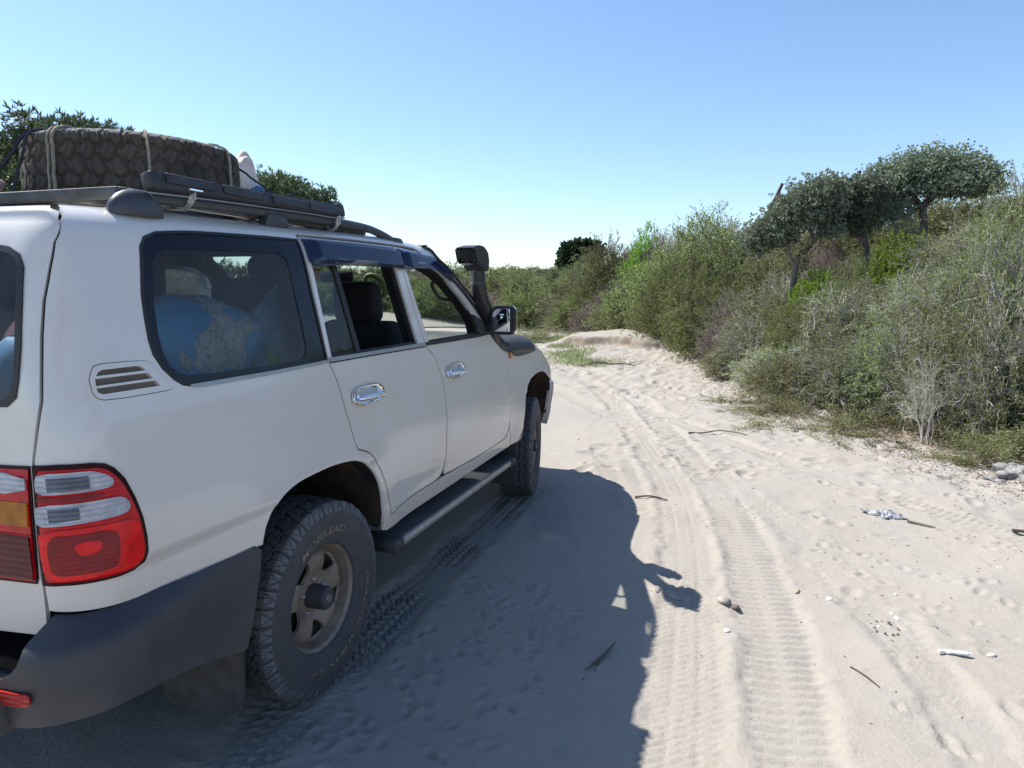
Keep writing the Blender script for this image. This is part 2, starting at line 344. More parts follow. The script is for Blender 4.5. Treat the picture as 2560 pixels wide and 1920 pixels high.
def panel(name, outl, holes=(), mat=None, parent=None, S=P, off=0.0, step=.03, flange=.014, mirror=False, offf=None, su=1.0, sv=1.0):
    sc = np.array([su, sv]); loops = [dens(np.asarray(outl)*sc, step)]+[dens(np.asarray(h)*sc, step) for h in holes]
    B = np.concatenate(loops); E = []; o = 0
    for L in loops:
        E += [(o+i, o+(i+1) % len(L)) for i in range(len(L))]; o += len(L)
    mn, mx = loops[0].min(0), loops[0].max(0)
    gx, gy = np.meshgrid(np.arange(mn[0]+step*.5, mx[0], step), np.arange(mn[1]+step*.5, mx[1], step)); g = np.stack([gx.ravel(), gy.ravel()], 1)
    k = inpoly(g, loops[0])
    for L in loops[1:]: k &= ~inpoly(g, L)
    g = g[k]
    if len(g):
        dmin = np.full(len(g), 9.)
        for i in range(0, len(B), 200): dmin = np.minimum(dmin, np.sqrt(((g[:, None]-B[None, i:i+200])**2).sum(-1)).min(1))
        g = g[dmin > step*.45]
    allp = np.concatenate([B, g]) if len(g) else B
    r = geometry.delaunay_2d_cdt([Vector((float(a), float(b))) for a, b in allp], E, [], 0, 1e-7)
    V2 = np.array([tuple(v) for v in r[0]]); T = np.array([f for f in r[2] if len(f) == 3])
    c = V2[T].mean(1); k = inpoly(c, loops[0])
    for L in loops[1:]: k &= ~inpoly(c, L)
    T = T[k]; V2 = V2/sc
    ar = (V2[T[:, 1], 0]-V2[T[:, 0], 0])*(V2[T[:, 2], 1]-V2[T[:, 0], 1])-(V2[T[:, 1], 1]-V2[T[:, 0], 1])*(V2[T[:, 2], 0]-V2[T[:, 0], 0])
    T[ar < 0] = T[ar < 0][:, ::-1]
    N = surf_n(S, V2[:, 0], V2[:, 1]); X = S(V2[:, 0], V2[:, 1])
    ofs = off+(offf(V2[:, 0], V2[:, 1]) if offf is not None else 0.0)
    X = X+N*(np.asarray(ofs)*np.ones(len(V2)))[:, None]
    if offf is not None:
        e = 4e-3; A = S(V2[:, 0]+e, V2[:, 1])+N*offf(V2[:, 0]+e, V2[:, 1])[:, None]; A2 = S(V2[:, 0]-e, V2[:, 1])+N*offf(V2[:, 0]-e, V2[:, 1])[:, None]
        C = S(V2[:, 0], V2[:, 1]+e)+N*offf(V2[:, 0], V2[:, 1]+e)[:, None]; C2 = S(V2[:, 0], V2[:, 1]-e)+N*offf(V2[:, 0], V2[:, 1]-e)[:, None]
        NN = np.cross(A-A2, C-C2); NN /= np.linalg.norm(NN, axis=1, keepdims=True)+1e-12
    else: NN = N
    Vs = [X]; Ns = [NN]; F = T.tolist(); n0 = len(X)
    if flange:
        # boundary edges of the triangulation, turned inwards
        ed = {}
        for a, b, c_ in F:
            for e_ in ((a, b), (b, c_), (c_, a)):
                ed[e_] = 1
        bd = [e_ for e_ in ed if (e_[1], e_[0]) not in ed]
        ids = sorted({i for e_ in bd for i in e_}); mp = {i: j for j, i in enumerate(ids)}; m_ = len(ids)
        top = X[ids]; bot = top-N[ids]*flange
        out = np.zeros((m_, 3))
        for a, b in bd:
            d_ = np.cross(X[b]-X[a], N[a]); d_ /= np.linalg.norm(d_)+1e-12; out[mp[a]] += d_; out[mp[b]] += d_
        out /= np.linalg.norm(out, axis=1, keepdims=True)+1e-12
        Vs += [top, bot]; Ns += [out, out]
        for a, b in bd:
            F.append((n0+mp[b], n0+mp[a], n0+m_+mp[a], n0+m_+mp[b]))
    V = np.concatenate(Vs); Nn = np.concatenate(Ns)
    if mirror: V = V*[-1, 1, 1]; Nn = Nn*[-1, 1, 1]; F = [tuple(f)[::-1] for f in F]
    me = bpy.data.meshes.new(name); me.from_pydata(V.tolist(), [], F); me.update()
    me.polygons.foreach_set('use_smooth', np.ones(len(me.polygons), dtype=bool))
    me.normals_split_custom_set_from_vertices(Nn.tolist()); me.materials.append(mat)
    return ob(name, me, parent)

GAP = [(-.83,1.905),(-.855,1.845),(-.895,1.80),(-.94,1.752),(-.965,1.68),(-.99,1.59),(-1.005,1.5),(-1.015,1.42),(-1.025,1.34),(-1.045,1.27),(-1.068,1.19),(-1.078,1.1),(-1.086,1.0),(-1.09,.9),(-1.082,.86),(-1.08,.765)]
LAMP = [(-1.071,1.178),(-1.011,1.181),(-0.945,1.177),(-0.918,1.170),(-0.900,1.155),(-0.877,1.119),(-0.854,1.058),(-0.840,1.002),(-0.834,0.945),(-0.835,0.905),(-0.848,0.880),(-0.878,0.868),(-0.914,0.866),(-0.962,0.868),(-1.023,0.870),(-1.081,0.868),(-1.086,.93),(-1.082,1.03),(-1.076,1.1)]
QWIN = [(-.681,1.69),(-.667,1.745),(-.645,1.775),(-.60,1.792),(-.49,1.800),(-.34,1.806),(-.12,1.812),(.074,1.815),(.074,1.60),(.078,1.45),(.08,1.342),(-.06,1.335),(-.24,1.333),(-.40,1.332),(-.53,1.330),(-.60,1.331),(-.630,1.337),(-.66,1.358),(-.688,1.39),(-.708,1.43),(-.713,1.47),(-.71,1.53),(-.702,1.60)]
QGL = [(-.647,1.66),(-.64,1.70),(-.62,1.722),(-.58,1.737),(-.50,1.742),(-.31,1.748),(-.13,1.752),(-.065,1.75),(-.035,1.735),(-.03,1.70),(-.03,1.60),(-.025,1.50),(-.028,1.42),(-.035,1.385),(-.055,1.365),(-.09,1.36),(-.23,1.357),(-.38,1.355),(-.52,1.357),(-.60,1.36),(-.635,1.372),(-.66,1.395),(-.672,1.43),(-.676,1.48),(-.668,1.57)]
REARDOOR = [(.092,1.826),(.45,1.828),(.846,1.828),(.866,1.71),(.943,1.345),(.965,1.318),(1.03,1.268),(1.068,1.18),(1.087,1.1),(1.094,1.0),(1.097,.92),(1.097,.80),(1.088,.70),(1.065,.645),(1.03,.615),(.96,.603),(.73,.600),(.55,.590),(.50,.578),(.476,.575),(.465,.62),(.444,.68),(.412,.76),(.373,.832),(.33,.888),(.29,.925),(.25,.945),(.20,.962),(.185,.985),(.178,1.02),(.168,1.08),(.150,1.14),(.137,1.2),(.125,1.25),(.112,1.29),(.098,1.325),(.092,1.34),(.090,1.60)]
FRONTDOOR = [(.853,1.828),(1.10,1.824),(1.22,1.80),(1.33,1.768),(1.42,1.727),(1.50,1.680),(1.59,1.612),(1.72,1.502),(1.83,1.405),(1.90,1.345),(1.975,1.318),(2.04,1.27),(2.09,1.20),(2.12,1.12),(2.135,1.06),(2.150,.96),(2.158,.83),(2.158,.73),(2.145,.67),(2.11,.625),(2.06,.605),(1.85,.597),(1.59,.595),(1.28,.602),(1.085,.609),(1.082,.65),(1.098,.70),(1.106,.80),(1.106,.92),(1.102,1.0),(1.095,1.1),(1.076,1.18),(1.037,1.272),(.97,1.325),(.950,1.348),(.873,1.71)]
RDWIN = [(.116,1.80),(.45,1.803),(.785,1.803),(.80,1.74),(.835,1.55),(.875,1.352),(.45,1.350),(.116,1.350)]
FDWIN = [(.885,1.795),(1.10,1.790),(1.20,1.768),(1.31,1.735),(1.43,1.675),(1.54,1.592),(1.64,1.50),(1.70,1.445),(1.71,1.352),(1.35,1.350),(1.0,1.350),(.945,1.55),(.905,1.72)]
ARCH = [(-.405,.765),(-.385,.82),(-.35,.865),(-.31,.895),(-.26,.918),(-.20,.933),(-.10,.942),(0,.943),(.10,.937),(.18,.922),(.25,.892),(.31,.845),(.35,.79),(.385,.71),(.403,.64),(.412,.56),(.412,.515)]
FARCH = [(2.44,.52),(2.44,.64),(2.45,.76),(2.475,.86),(2.52,.925),(2.60,.968),(2.72,.99),(2.85,.995),(2.98,.987),(3.08,.96),(3.16,.91),(3.22,.84)]
VENT = [(-.906,1.406),(-.898,1.417),(-.874,1.421),(-.798,1.420),(-.745,1.417),(-.728,1.410),(-.700,1.372),(-.676,1.341),(-.674,1.332),(-.689,1.328),(-.826,1.327),(-.890,1.330),(-.907,1.338),(-.914,1.353),(-.915,1.385)]
SLOTS = [[(-.898,1.392),(-.890,1.402),(-.878,1.406),(-.770,1.406),(-.757,1.402),(-.746,1.391)],[(-.902,1.385),(-.742,1.384),(-.730,1.367),(-.904,1.367)],[(-.904,1.361),(-.722,1.360),(-.713,1.344),(-.890,1.344),(-.902,1.350)]]
CLEAR1 = [(-1.055,1.160),(-0.954,1.159),(-0.938,1.153),(-0.918,1.140),(-0.906,1.123),(-0.913,1.109),(-0.942,1.107),(-0.999,1.107),(-1.062,1.106),(-1.064,1.134)]
CLEAR2 = [(-1.067,1.081),(-0.938,1.081),(-0.902,1.079),(-0.888,1.070),(-0.878,1.051),(-0.883,1.036),(-0.898,1.030),(-0.938,1.030),(-1.007,1.028),(-1.072,1.024),(-1.073,1.053)]
REDLOW = [(-1.070,1.014),(-0.942,1.016),(-0.866,1.010),(-0.852,0.952),(-0.852,0.905),(-0.882,0.884),(-0.962,0.886),(-1.067,0.888),(-1.074,0.97)]

def shift(poly, d):                        # offset a polygon inwards (d>0) in its plane
    A = np.asarray(poly, float); area = .5*np.sum(A[:, 0]*np.roll(A[:, 1], -1)-np.roll(A[:, 0], -1)*A[:, 1])
    s = 1 if area > 0 else -1; t = np.roll(A, -1, 0)-np.roll(A, 1, 0); t /= np.linalg.norm(t, axis=1, keepdims=True)+1e-12
    return A+s*d*np.stack([-t[:, 1], t[:, 0]], 1)
def BS(u, v):                              # rear bumper surface
    u = np.asarray(u, float); v = np.asarray(v, float); u, v = np.broadcast_arrays(u, v)
    B = P(u, np.full_like(u, .76)); th = np.clip((Y0-u)/LC, 0, 1)*np.pi/2; n = np.stack([np.cos(th), -np.sin(th), 0*th], -1)
    o = .012+.050*sm(-.45, -.92, u)+.045*sm(-.85, -1.06, u)
    prof = spl(v, np.array([.28, .36, .46, .60, .70, .735, .755, .772, .79]), np.array([.1, .55, .85, 1.0, .98, .90, .70, .35, -.05]))
    Q = B+n*(o*prof)[..., None]; Q[..., 2] = v; return Q

def build_car():
    W = MAT['white']
    car = empty('off_road_car', (0, 0, 0), 'dusty white four wheel drive car with roof rack, snorkel and charcoal bumper on the sand', 'car')
    for mir in (False, True):
        sgn = -1 if mir else 1
        kw = dict(parent=car, mirror=mir)
        # ---- body side (quarter, rocker, cant rail, screen pillar)
        side = GAP[::-1]
        side = [(-1.072, .800)]+[(u_+.005, v_) for u_, v_ in GAP[::-1][1:]]
        outl = side+[(-.4,1.905),(.2,1.905),(.8,1.905),(1.12,1.895),(1.24,1.862),(1.33,1.825),(1.42,1.785),(1.52,1.715),(1.63,1.63),(1.76,1.53),(1.90,1.40),(1.955,1.345),(1.91,1.343),
            (1.835,1.412),(1.725,1.510),(1.595,1.620),(1.50,1.690),(1.42,1.737),(1.33,1.777),(1.22,1.810),(1.10,1.834),(.45,1.837),(.083,1.834),(.083,1.60),(.084,1.335)]
        rd = [p for p in REARDOOR if p[0] < .49 and p[1] < 1.33]; rd = sorted(rd, key=lambda p: -p[1])
        outl += [(a-.007, b-.004) for a, b in rd if b > .58 and a < .475]
        outl += [(.470,.570),(.50,.570),(.55,.582),(.73,.592),(1.05,.597),(1.28,.594),(1.59,.587),(2.06,.597),(2.12,.615),(2.155,.66),(2.19,.60),(2.20,.515),(1.3,.505),(.45,.500)]
        outl += ARCH[::-1]+[(-.44,.768),(-.52,.770),(-.67,.772),(-.80,.780),(-.91,.790),(-.95,.793),(-1.02,.798)]
        holes = [shift(QWIN, -.003)]
        if True: holes += [VENT, shift(LAMP, -.002)] if False else [shift(VENT, -.002)]
        outl = [q for q in outl]
        body = panel('body_side', outl, holes, W, step=.028, flange=.012, **kw)
        # dark under-structure that closes the shut lines
        inner = [(-1.16,.80),(-1.10,1.2),(-1.05,1.45),(-1.0,1.7),(-.9,1.80),(-.83,1.87),(1.1,1.87),(1.33,1.80),(1.52,1.69),(1.76,1.50),(1.93,1.34),(2.3,1.25),(2.3,.53),(.43,.53)]+ARCH[::-1]+[(-.45,.75),(-1.16,.75)]
        panel('inner_frame', inner, [shift(QGL, -.01), shift(RDWIN, .0), shift(FDWIN, .0)], MAT['gap'], off=-.030, step=.06, flange=.05, **kw)
        # ---- fuel-side vent
        v = panel('air_vent', VENT, SLOTS, W, off=.002, step=.012, flange=.016, **kw)
        vm = panel('vent_mesh', shift(VENT, .008), (), MAT['mesh'], off=-.012, step=.02, flange=0, parent=None, mirror=mir); vm.parent = v
        # ---- quarter window
        q = panel('quarter_window', QWIN, [QGL], MAT['ceramic'], off=-.002, step=.03, flange=.01, **kw)
        g = panel('pane', shift(QGL, -.004), (), MAT['tint'], off=-.005, step=.05, flange=0, mirror=mir); g.parent = q
        s = panel('seal', shift(QWIN, -.004), [shift(QWIN, .006)], MAT['rubber'], off=.002, step=.03, flange=.006, mirror=mir); s.parent = q
        panel('belt_trim', [(-.61,1.3335),(-.24,1.336),(.078,1.343),(.078,1.330),(-.24,1.322),(-.55,1.320),(-.60,1.324)], (), MAT['silver'], off=.004, step=.02, flange=.006, **kw)
        # ---- doors
        d = panel('rear_door', REARDOOR, [RDWIN], W, step=.028, flange=.03, **kw); d['label'] = 'rear passenger door'
        fr = panel('window_frame', shift(RDWIN, -.004), [[(.124,1.792),(.770,1.792),(.785,1.73),(.820,1.55),(.858,1.365),(.124,1.362)]], MAT['rubber'], off=-.012, step=.03, flange=.02, mirror=mir); fr.parent = d
        t_ = panel('frame_trim', [(.1,1.823),(.45,1.825),(.84,1.825),(.842,1.819),(.45,1.819),(.1,1.817)], (), MAT['silver'], off=.003, step=.02, flange=.004, mirror=mir); t_.parent = d
        dv = panel('window_divider', [(.262,1.80),(.292,1.80),(.352,1.355),(.318,1.355)], (), MAT['rubber'], off=-.010, step=.03, flange=.02, mirror=mir); dv.parent = d
        fg = panel('quarter_light_pane', [(.12,1.80),(.275,1.80),(.335,1.355),(.12,1.355)], (), MAT['tint2'], off=-.016, step=.05, flange=0, mirror=mir); fg.parent = d
        bt = panel('belt_trim', [(.096,1.3485),(.45,1.350),(.905,1.350),(.945,1.343),(.948,1.333),(.45,1.334),(.096,1.333)], (), MAT['silver'], off=.006, step=.02, flange=.008, mirror=mir); bt.parent = d
        bs = panel('belt_seal', [(.098,1.334),(.45,1.335),(.945,1.334),(.945,1.328),(.45,1.329),(.098,1.328)], (), MAT['gap'], off=.003, step=.02, flange=.004, mirror=mir); bs.parent = d
        d2 = panel('front_door', FRONTDOOR, [FDWIN], W, step=.028, flange=.03, **kw)
        fr = panel('window_frame', shift(FDWIN, -.004), [shift(FDWIN, .014)], MAT['rubber'], off=-.012, step=.03, flange=.02, mirror=mir); fr.parent = d2
        bt = panel('belt_trim', [(.955,1.351),(1.35,1.350),(1.70,1.352),(1.86,1.350),(1.90,1.342),(1.70,1.334),(1.35,1.333),(.965,1.334)], (), MAT['rubber'], off=.007, step=.02, flange=.01, mirror=mir); bt.parent = d2
        tr = panel('mirror_triangle', [(1.665,1.47),(1.78,1.430),(1.885,1.355),(1.70,1.352)], (), MAT['matteblack'], off=.008, step=.03, flange=.02, mirror=mir); tr.parent = d2
        sv = panel('pillar_trim', [(1.37,1.705),(1.50,1.615),(1.62,1.51),(1.605,1.50),(1.49,1.60),(1.36,1.69)], (), MAT['silver'], off=-.006, step=.02, flange=.006, mirror=mir); sv.parent = d2
        pt = panel('pillar_trim', [(1.22,1.812),(1.33,1.779),(1.42,1.739),(1.50,1.692),(1.595,1.622),(1.725,1.512),(1.835,1.414),(1.825,1.405),(1.715,1.500),(1.585,1.608),(1.49,1.676),(1.41,1.722),(1.32,1.763),(1.22,1.796)], (), MAT['rubber'], off=.010, step=.02, flange=.012, mirror=mir); pt.parent = d2
        if mir:
            gl = panel('door_glass', shift(RDWIN, .0), (), MAT['clear'], off=-.016, step=.08, flange=0, mirror=mir); gl.parent = d
            gl = panel('door_glass', shift(FDWIN, .0), (), MAT['clear'], off=-.016, step=.08, flange=0, mirror=mir); gl.parent = d2
        # rain visors
        def bul(a, b, c, e):
            return lambda u, v: .004+.034*sm(a, a+.05, u)*sm(b, b-.04, u)*sm(e, e-.025, v)*(1-.25*sm(c+.02, c, v))
        vz = panel('rain_visor', [(.098,1.818),(.45,1.822),(.845,1.822),(.866,1.735),(.855,1.716),(.60,1.716),(.35,1.713),(.12,1.705),(.098,1.73)], (), MAT['visor'], offf=bul(.10,.86,1.71,1.822), step=.012, flange=.003, **kw)
        vz = panel('rain_visor', [(.872,1.822),(1.10,1.818),(1.21,1.797),(1.32,1.762),(1.41,1.720),(1.455,1.690),(1.40,1.672),(1.31,1.700),(1.22,1.722),(1.12,1.729),(.98,1.724),(.90,1.712),(.88,1.725)], (), MAT['visor'], offf=bul(.87,1.46,1.70,1.822), step=.012, flange=.003, **kw)
        if not mir:
            txt(vz, 'LANDCRUISER', MAT['whitepr'], P, .985, 1.747, .013, .040)
        # ---- front wing
        t0 = lambda u: None
        def tv(u, v_):
            zt = float(spl(np.array([u]), ZT[:, 0], ZT[:, 1])[0]); return (v_-.50)/(zt-.60)
        fw = [(1.985,1.95)]+[(1.99,1.0)]+[(u_+.006, tv(u_, v_)) for u_, v_ in [(2.04,1.19),(2.09,1.175),(2.12,1.12),(2.135,1.06),(2.150,.96),(2.158,.83),(2.158,.73),(2.16,.66)]]+[(2.20, tv(2.2,.60)),(2.21, tv(2.21,.52))]
        fw += [(u_, tv(u_, v_)) for u_, v_ in FARCH]+[(3.26,tv(3.26,.83)),(3.30,tv(3.3,.84)),(3.70,tv(3.7,.86)),(3.70,1.95),(3.4,1.95),(3.0,1.95),(2.5,1.95)]
        panel('front_wing', fw, (), W, S=Ff, step=.035, flange=.012, sv=.6, **kw)
        # wheel housings
        for nm, A in (('rear', ARCH), ('front', FARCH+[(3.25,.75),(3.27,.60),(3.27,.52)])):
            A = dens(A, .04, False); e = P(A[:, 0], A[:, 1]); e2 = e.copy(); e2[:, 0] = .52; e1 = e-np.array([.012, 0, 0])
            V = np.concatenate([e1, e2]); n = len(A); cen = np.array([[.52, A[:, 0].mean(), .5]]); V = np.concatenate([V, cen])
            F = [(i, i+1, n+i+1, n+i) for i in range(n-1)]+[(n+i, n+i+1, 2*n) for i in range(n-1)]; F += [(0, n, 2*n)] if False else []
            if mir: V = V*[-1, 1, 1]
            mk('wheel_housing', V, F, MAT['well'], car, False)
            c2 = curve(A[::2] if nm == 'rear' else A, 3); lip = P(c2[:, 0], c2[:, 1])-np.array([.008, 0, 0])
            tube('arch_lip', lip*[sgn, 1, 1], .007, W, car, 6)
        # rear bumper corner
        bo = [(-.418,.755),(-.44,.775),(-.55,.772),(-.67,.777),(-.80,.785),(-.93,.789),(-1.03,.789),(-1.060,.789),(-1.062,.752),(-1.062,.73),(-1.067,.704),(-1.080,.680),(-1.116,.662),(-1.25,.652),(-1.90,.652),(-1.90,.515),(-1.25,.515),(-1.14,.532),(-1.06,.546),(-1.0,.555),(-.93,.556),(-.864,.545),(-.795,.530),(-.70,.503),(-.637,.481),(-.56,.458),(-.505,.442),(-.495,.455),(-.471,.526),(-.44,.65)]
        panel('bumper_corner', bo, (), MAT['bumper'], S=BS, step=.022, flange=.03, **kw)
        panel('reflector', [(-1.052,.642),(-1.10,.641),(-1.20,.640),(-1.20,.602),(-1.10,.606),(-1.052,.610),(-1.047,.616),(-1.047,.636)], (), MAT['refl'], S=BS, off=.009, step=.012, flange=.006, **kw)
        # lamp cluster on the quarter
        lf = panel('tail_lamp', LAMP, (), MAT['redframe'], off=.004, step=.014, flange=.02, **kw)
        for nm, poly, mt, o_ in (('red_lens', shift(rnd(LAMP, it=1), .013), 'red', .007), ('upper_lens', rnd([(-1.064,1.100),(-.93,1.100),(-.93,1.086),(-1.067,1.086)], it=1), 'redmid', .009), ('clear_lens', rnd(CLEAR1, it=1), 'lensclear', .011), ('clear_lens', rnd(CLEAR2, it=1), 'lensclear', .011),
                                 ('smoky_lens', [(-1.035,1.147),(-.955,1.146),(-.955,1.115),(-1.035,1.114)], 'lensgrey', .013), ('smoky_lens', [(-1.040,1.070),(-.98,1.070),(-.98,1.040),(-1.040,1.036)], 'lensgrey', .013),
                                 ('brake_lens', rnd(REDLOW, it=1), 'redbright', .011), ('inner_lens', rnd([(-1.050,1.000),(-1.0,1.002),(-.93,1.000),(-.915,.99),(-.912,.95),(-.920,.905),(-.93,.898),(-1.0,.898),(-1.045,.90),(-1.052,.93)], it=2), 'redmid', .013),
                                 ('painted_glint', rnd([(-.998,.978),(-.975,.982),(-.945,.978),(-.950,.955),(-.975,.945),(-.992,.952)], it=1), 'redbright', .015)):  # the lamp's glint is laid on as a brighter red panel
            x = panel(nm, poly, (), MAT[mt], off=o_, step=.012, flange=.004, mirror=mir); x.parent = lf
    # ---- roof, tailgate, bonnet, screen (full width)
    def grid(name, us, vs, S, mat, parent=car):
        G = S(us[:, None], vs[None, :]); nu, nv = len(us), len(vs); Gm = G*[-1, 1, 1]
        V = np.concatenate([G.reshape(-1, 3), Gm.reshape(-1, 3)]); F = []
        i, j = np.meshgrid(np.arange(nu-1), np.arange(nv-1), indexing='ij'); q = np.stack([i*nv+j, (i+1)*nv+j, (i+1)*nv+j+1, i*nv+j+1], -1).reshape(-1, 4)
        F = np.concatenate([q, q[:, ::-1]+nu*nv]); return mk(name, V, F, mat, parent, True)
    grid('roof', np.concatenate([np.linspace(-1.08, -.8, 8), np.linspace(-.7, 1.12, 20), np.linspace(1.14, 1.30, 4)]), np.array([1.908, 1.92, 1.95, 2.0, 2.1, 2.25, 2.4, 2.619]), P, W)
    tg = empty_part = None
    # tailgate: right and left halves joined at the middle
    go = [(a-.004, b) for a, b in GAP if b < 1.905 and b > .77]
    for mir in (False, True):
        sgn = -1 if mir else 1
        outl = [(-1.915,1.90)]+[(-1.06,1.90),(-.92,1.885),(-.862,1.845)]+go[1:]+[(-1.084,.725),(-1.25,.715),(-1.915,.715)]
        rw = [(-1.915,1.75),(-1.15,1.745),(-1.075,1.735),(-1.045,1.715),(-1.035,1.68),(-1.045,1.58),(-1.06,1.47),(-1.078,1.39),(-1.095,1.345),(-1.13,1.322),(-1.20,1.318),(-1.915,1.318)]
        g = panel('tailgate', outl[:], [shift([(a if a > -1.9 else -1.88, b) for a, b in rw], .0)], W, step=.03, flange=.012, parent=car, mirror=mir)
        rr = [(a if a > -1.9 else -1.88, b) for a, b in rw]
        s = panel('window_seal', shift(rr, -.002), [shift(rr, .016)], MAT['rubber'], off=.004, step=.025, flange=.012, mirror=mir); s.parent = g
        x = panel('rear_window', shift(rr, .010), (), MAT['tint2'], off=-.003, step=.06, flange=0, mirror=mir); x.parent = g
        lo = [(-1.079,1.176),(-1.30,1.168),(-1.42,1.12),(-1.46,1.0),(-1.44,.90),(-1.36,.862),(-1.10,.870),(-1.095,.95),(-1.090,1.04),(-1.083,1.12)]
        lf = panel('tail_lamp', lo, (), MAT['redframe'], off=.004, step=.02, flange=.02, parent=car, mirror=mir)
        for nm, poly, mt, o_ in (('red_lens', shift(lo, .008), 'red', .007), ('clear_lens', rnd([(-1.092,1.157),(-1.36,1.150),(-1.36,1.10),(-1.096,1.103)], it=1), 'lensclear', .011),
                                 ('amber_lens', [(-1.097,1.083),(-1.40,1.08),(-1.41,1.02),(-1.104,1.021)], 'amber', .011), ('dark_lens', [(-1.106,.995),(-1.40,.995),(-1.37,.88),(-1.106,.882)], 'reddark', .011)):
            x = panel(nm, poly, (), MAT[mt], off=o_, step=.02, flange=.004, mirror=mir); x.parent = lf
    panel_mid = bbox('bumper_step', (0, -1.115, .575), (1.60, .14, .12), MAT['bumper'], car, .03)
    bbox('underbody', (0, 1.0, .50), (1.40, 3.6, .14), MAT['gap'], car, .02)
    bbox('chassis_rail', (.45, 1.1, .40), (.12, 3.6, .12), MAT['gap'], car, .01); bbox('chassis_rail', (-.45, 1.1, .40), (.12, 3.6, .12), MAT['gap'], car, .01)
    bbox('fuel_tank', (0, -.55, .42), (1.0, .7, .22), MAT['gap'], car, .04)
    for y in (0, 2.85): tube('axle', [(-.72, y, .38), (.72, y, .38)], .055, MAT['well'], car, 10)
    revolve('differential', [(-.12, .02), (-.08, .11), (.08, .11), (.12, .02)], 16, MAT['well'], car)
    # bonnet, scuttle
    grid('bonnet', np.concatenate([np.linspace(2.0, 3.1, 14), np.linspace(3.15, 3.70, 10)]), np.array([1.96, 2.0, 2.1, 2.3, 2.6, 3.0]), Ff, W)
    # windscreen between the pillar edges
    ed = dens([(1.28,1.855),(1.33,1.822),(1.42,1.782),(1.52,1.712),(1.63,1.627),(1.76,1.527),(1.90,1.397),(1.96,1.335)], .04, False); E3 = P(ed[:, 0], ed[:, 1])
    xs = np.linspace(-1, 1, 21); G = np.stack([np.stack([E3[:, 0]*x, E3[:, 1]+.15*(1-x*x), E3[:, 2]+.012*(1-x*x)], -1) for x in xs], 1); n1, n2 = G.shape[:2]
    F = [(i*n2+j, (i+1)*n2+j, (i+1)*n2+j+1, i*n2+j+1) for i in range(n1-1) for j in range(n2-1)]
    mk('windscreen', G.reshape(-1, 3), F, MAT['clear'], car, True)
    # black border of the screen along its side and top edge, pillar inner
    for s in (1, -1):
        tube('windscreen_seal', (E3+[0, .006, .004])*[s, 1, 1], .011, MAT['rubber'], car, 6)
        tube('pillar_inner', (P(ed[:, 0]-.03, ed[:, 1]-.02)-[.045, 0, 0])*[s, 1, 1], .026, MAT['dark'], car, 8)
    hdr = G[0]+[0, -.03, -.008]; tube('header_rail', hdr, .03, MAT['dark'], car, 6)
    tube('header_paint', G[0]+[0, -.012, .004], .02, W, car, 6)
    bbox('scuttle', (0, 2.08, 1.30), (1.70, .12, .05), MAT['black'], car, .01)
    for x0 in (-.55, .12):
        tube('wiper', curve([(x0, 2.14, 1.345), (x0+.3, 2.10, 1.365), (x0+.62, 2.06, 1.375)], 4), .007, MAT['black'], car, 5)
    bbox('front_bumper', (0, 3.60, .62), (1.5, .22, .30), W, car, .06)
    for mir in (False, True):
        panel('bumper_end', [(3.235,.845),(3.30,.85),(3.70,.87),(3.70,.45),(3.36,.43),(3.30,.45),(3.285,.52),(3.27,.62),(3.25,.75)], (), W, off=.022, step=.04, flange=.05, parent=car, mirror=mir)
        panel('grille_corner', [(3.30,.86),(3.72,.88),(3.72,.98),(3.45,.98),(3.3,1.0)], (), MAT['lensclear'], off=-.012, step=.04, flange=0, parent=car, mirror=mir)
    # running boards
    for s in (1, -1):
        rb = bbox('running_board', (s*.885, 1.38, .415), (.17, 1.64, .045), MAT['alu'], car, .012)
        o = []
        for k in range(7): o.append(bbox('grip_strip', (s*(.822+.021*k), 1.38, .4385), (.011, 1.60, .008), MAT['matteblack'], None, .002, seg=1))
        for x in o: x.parent = rb
        for y, dy in ((.545, .10), (2.215, .10)):
            x = bbox('end_cap', (s*.885, y, .415), (.185, dy, .068), MAT['matteblack'], None, .02); x.parent = rb
        for y in (.62, 1.3, 2.05): x = bbox('bracket', (s*.74, y, .41), (.20, .05, .04), MAT['gap'], None, .008); x.parent = rb
        # mud flap
        panel2 = [(.580,.42),(.576,.24),(.580,.185),(.598,.163),(.66,.152),(.76,.152),(.86,.166),(.906,.176),(.920,.195),(.926,.25),(.930,.42)]
        bm = bmesh.new(); vs = [bm.verts.new((s*a, -.475-.02*(.4-b), b)) for a, b in panel2]; f = bm.faces.new(vs); r = bmesh.ops.extrude_face_region(bm, geom=[f])
        bmesh.ops.translate(bm, verts=[e for e in r['geom'] if isinstance(e, bmesh.types.BMVert)], vec=(0, .012, 0)); bmesh.ops.recalc_face_normals(bm, faces=bm.faces)
        bmo('mud_flap', bm, MAT['matteblack'], car, False)
    # roof rails
    for s in (1, -1):
        rl = tube('roof_rail', curve([(s*.735,-.66,1.875),(s*.735,-.50,1.893),(s*.738,.2,1.912),(s*.738,.62,1.912),(s*.742,.80,1.895),(s*.75,.97,1.855)], 5), .019, MAT['rail'], car, 10, 1.0)
        bm = bmesh.new(); bmesh.ops.create_uvsphere(bm, u_segments=20, v_segments=12, radius=1)
        for v in bm.verts:
            c = v.co; c.x *= .040; c.z = max(c.z, -.15)*.070; c.y = (c.y*.105) if c.y < 0 else c.y*.085
        bmesh.ops.translate(bm, verts=bm.verts, vec=(s*.742, -.60, 1.840)); x = bmo('rail_foot', bm, MAT['rail'], None); x.parent = rl
        x = bbox('rail_foot', (s*.74, .015, 1.876), (.045, .15, .06), MAT['rail'], None, .012, taper=(1, .72)); x.parent = rl
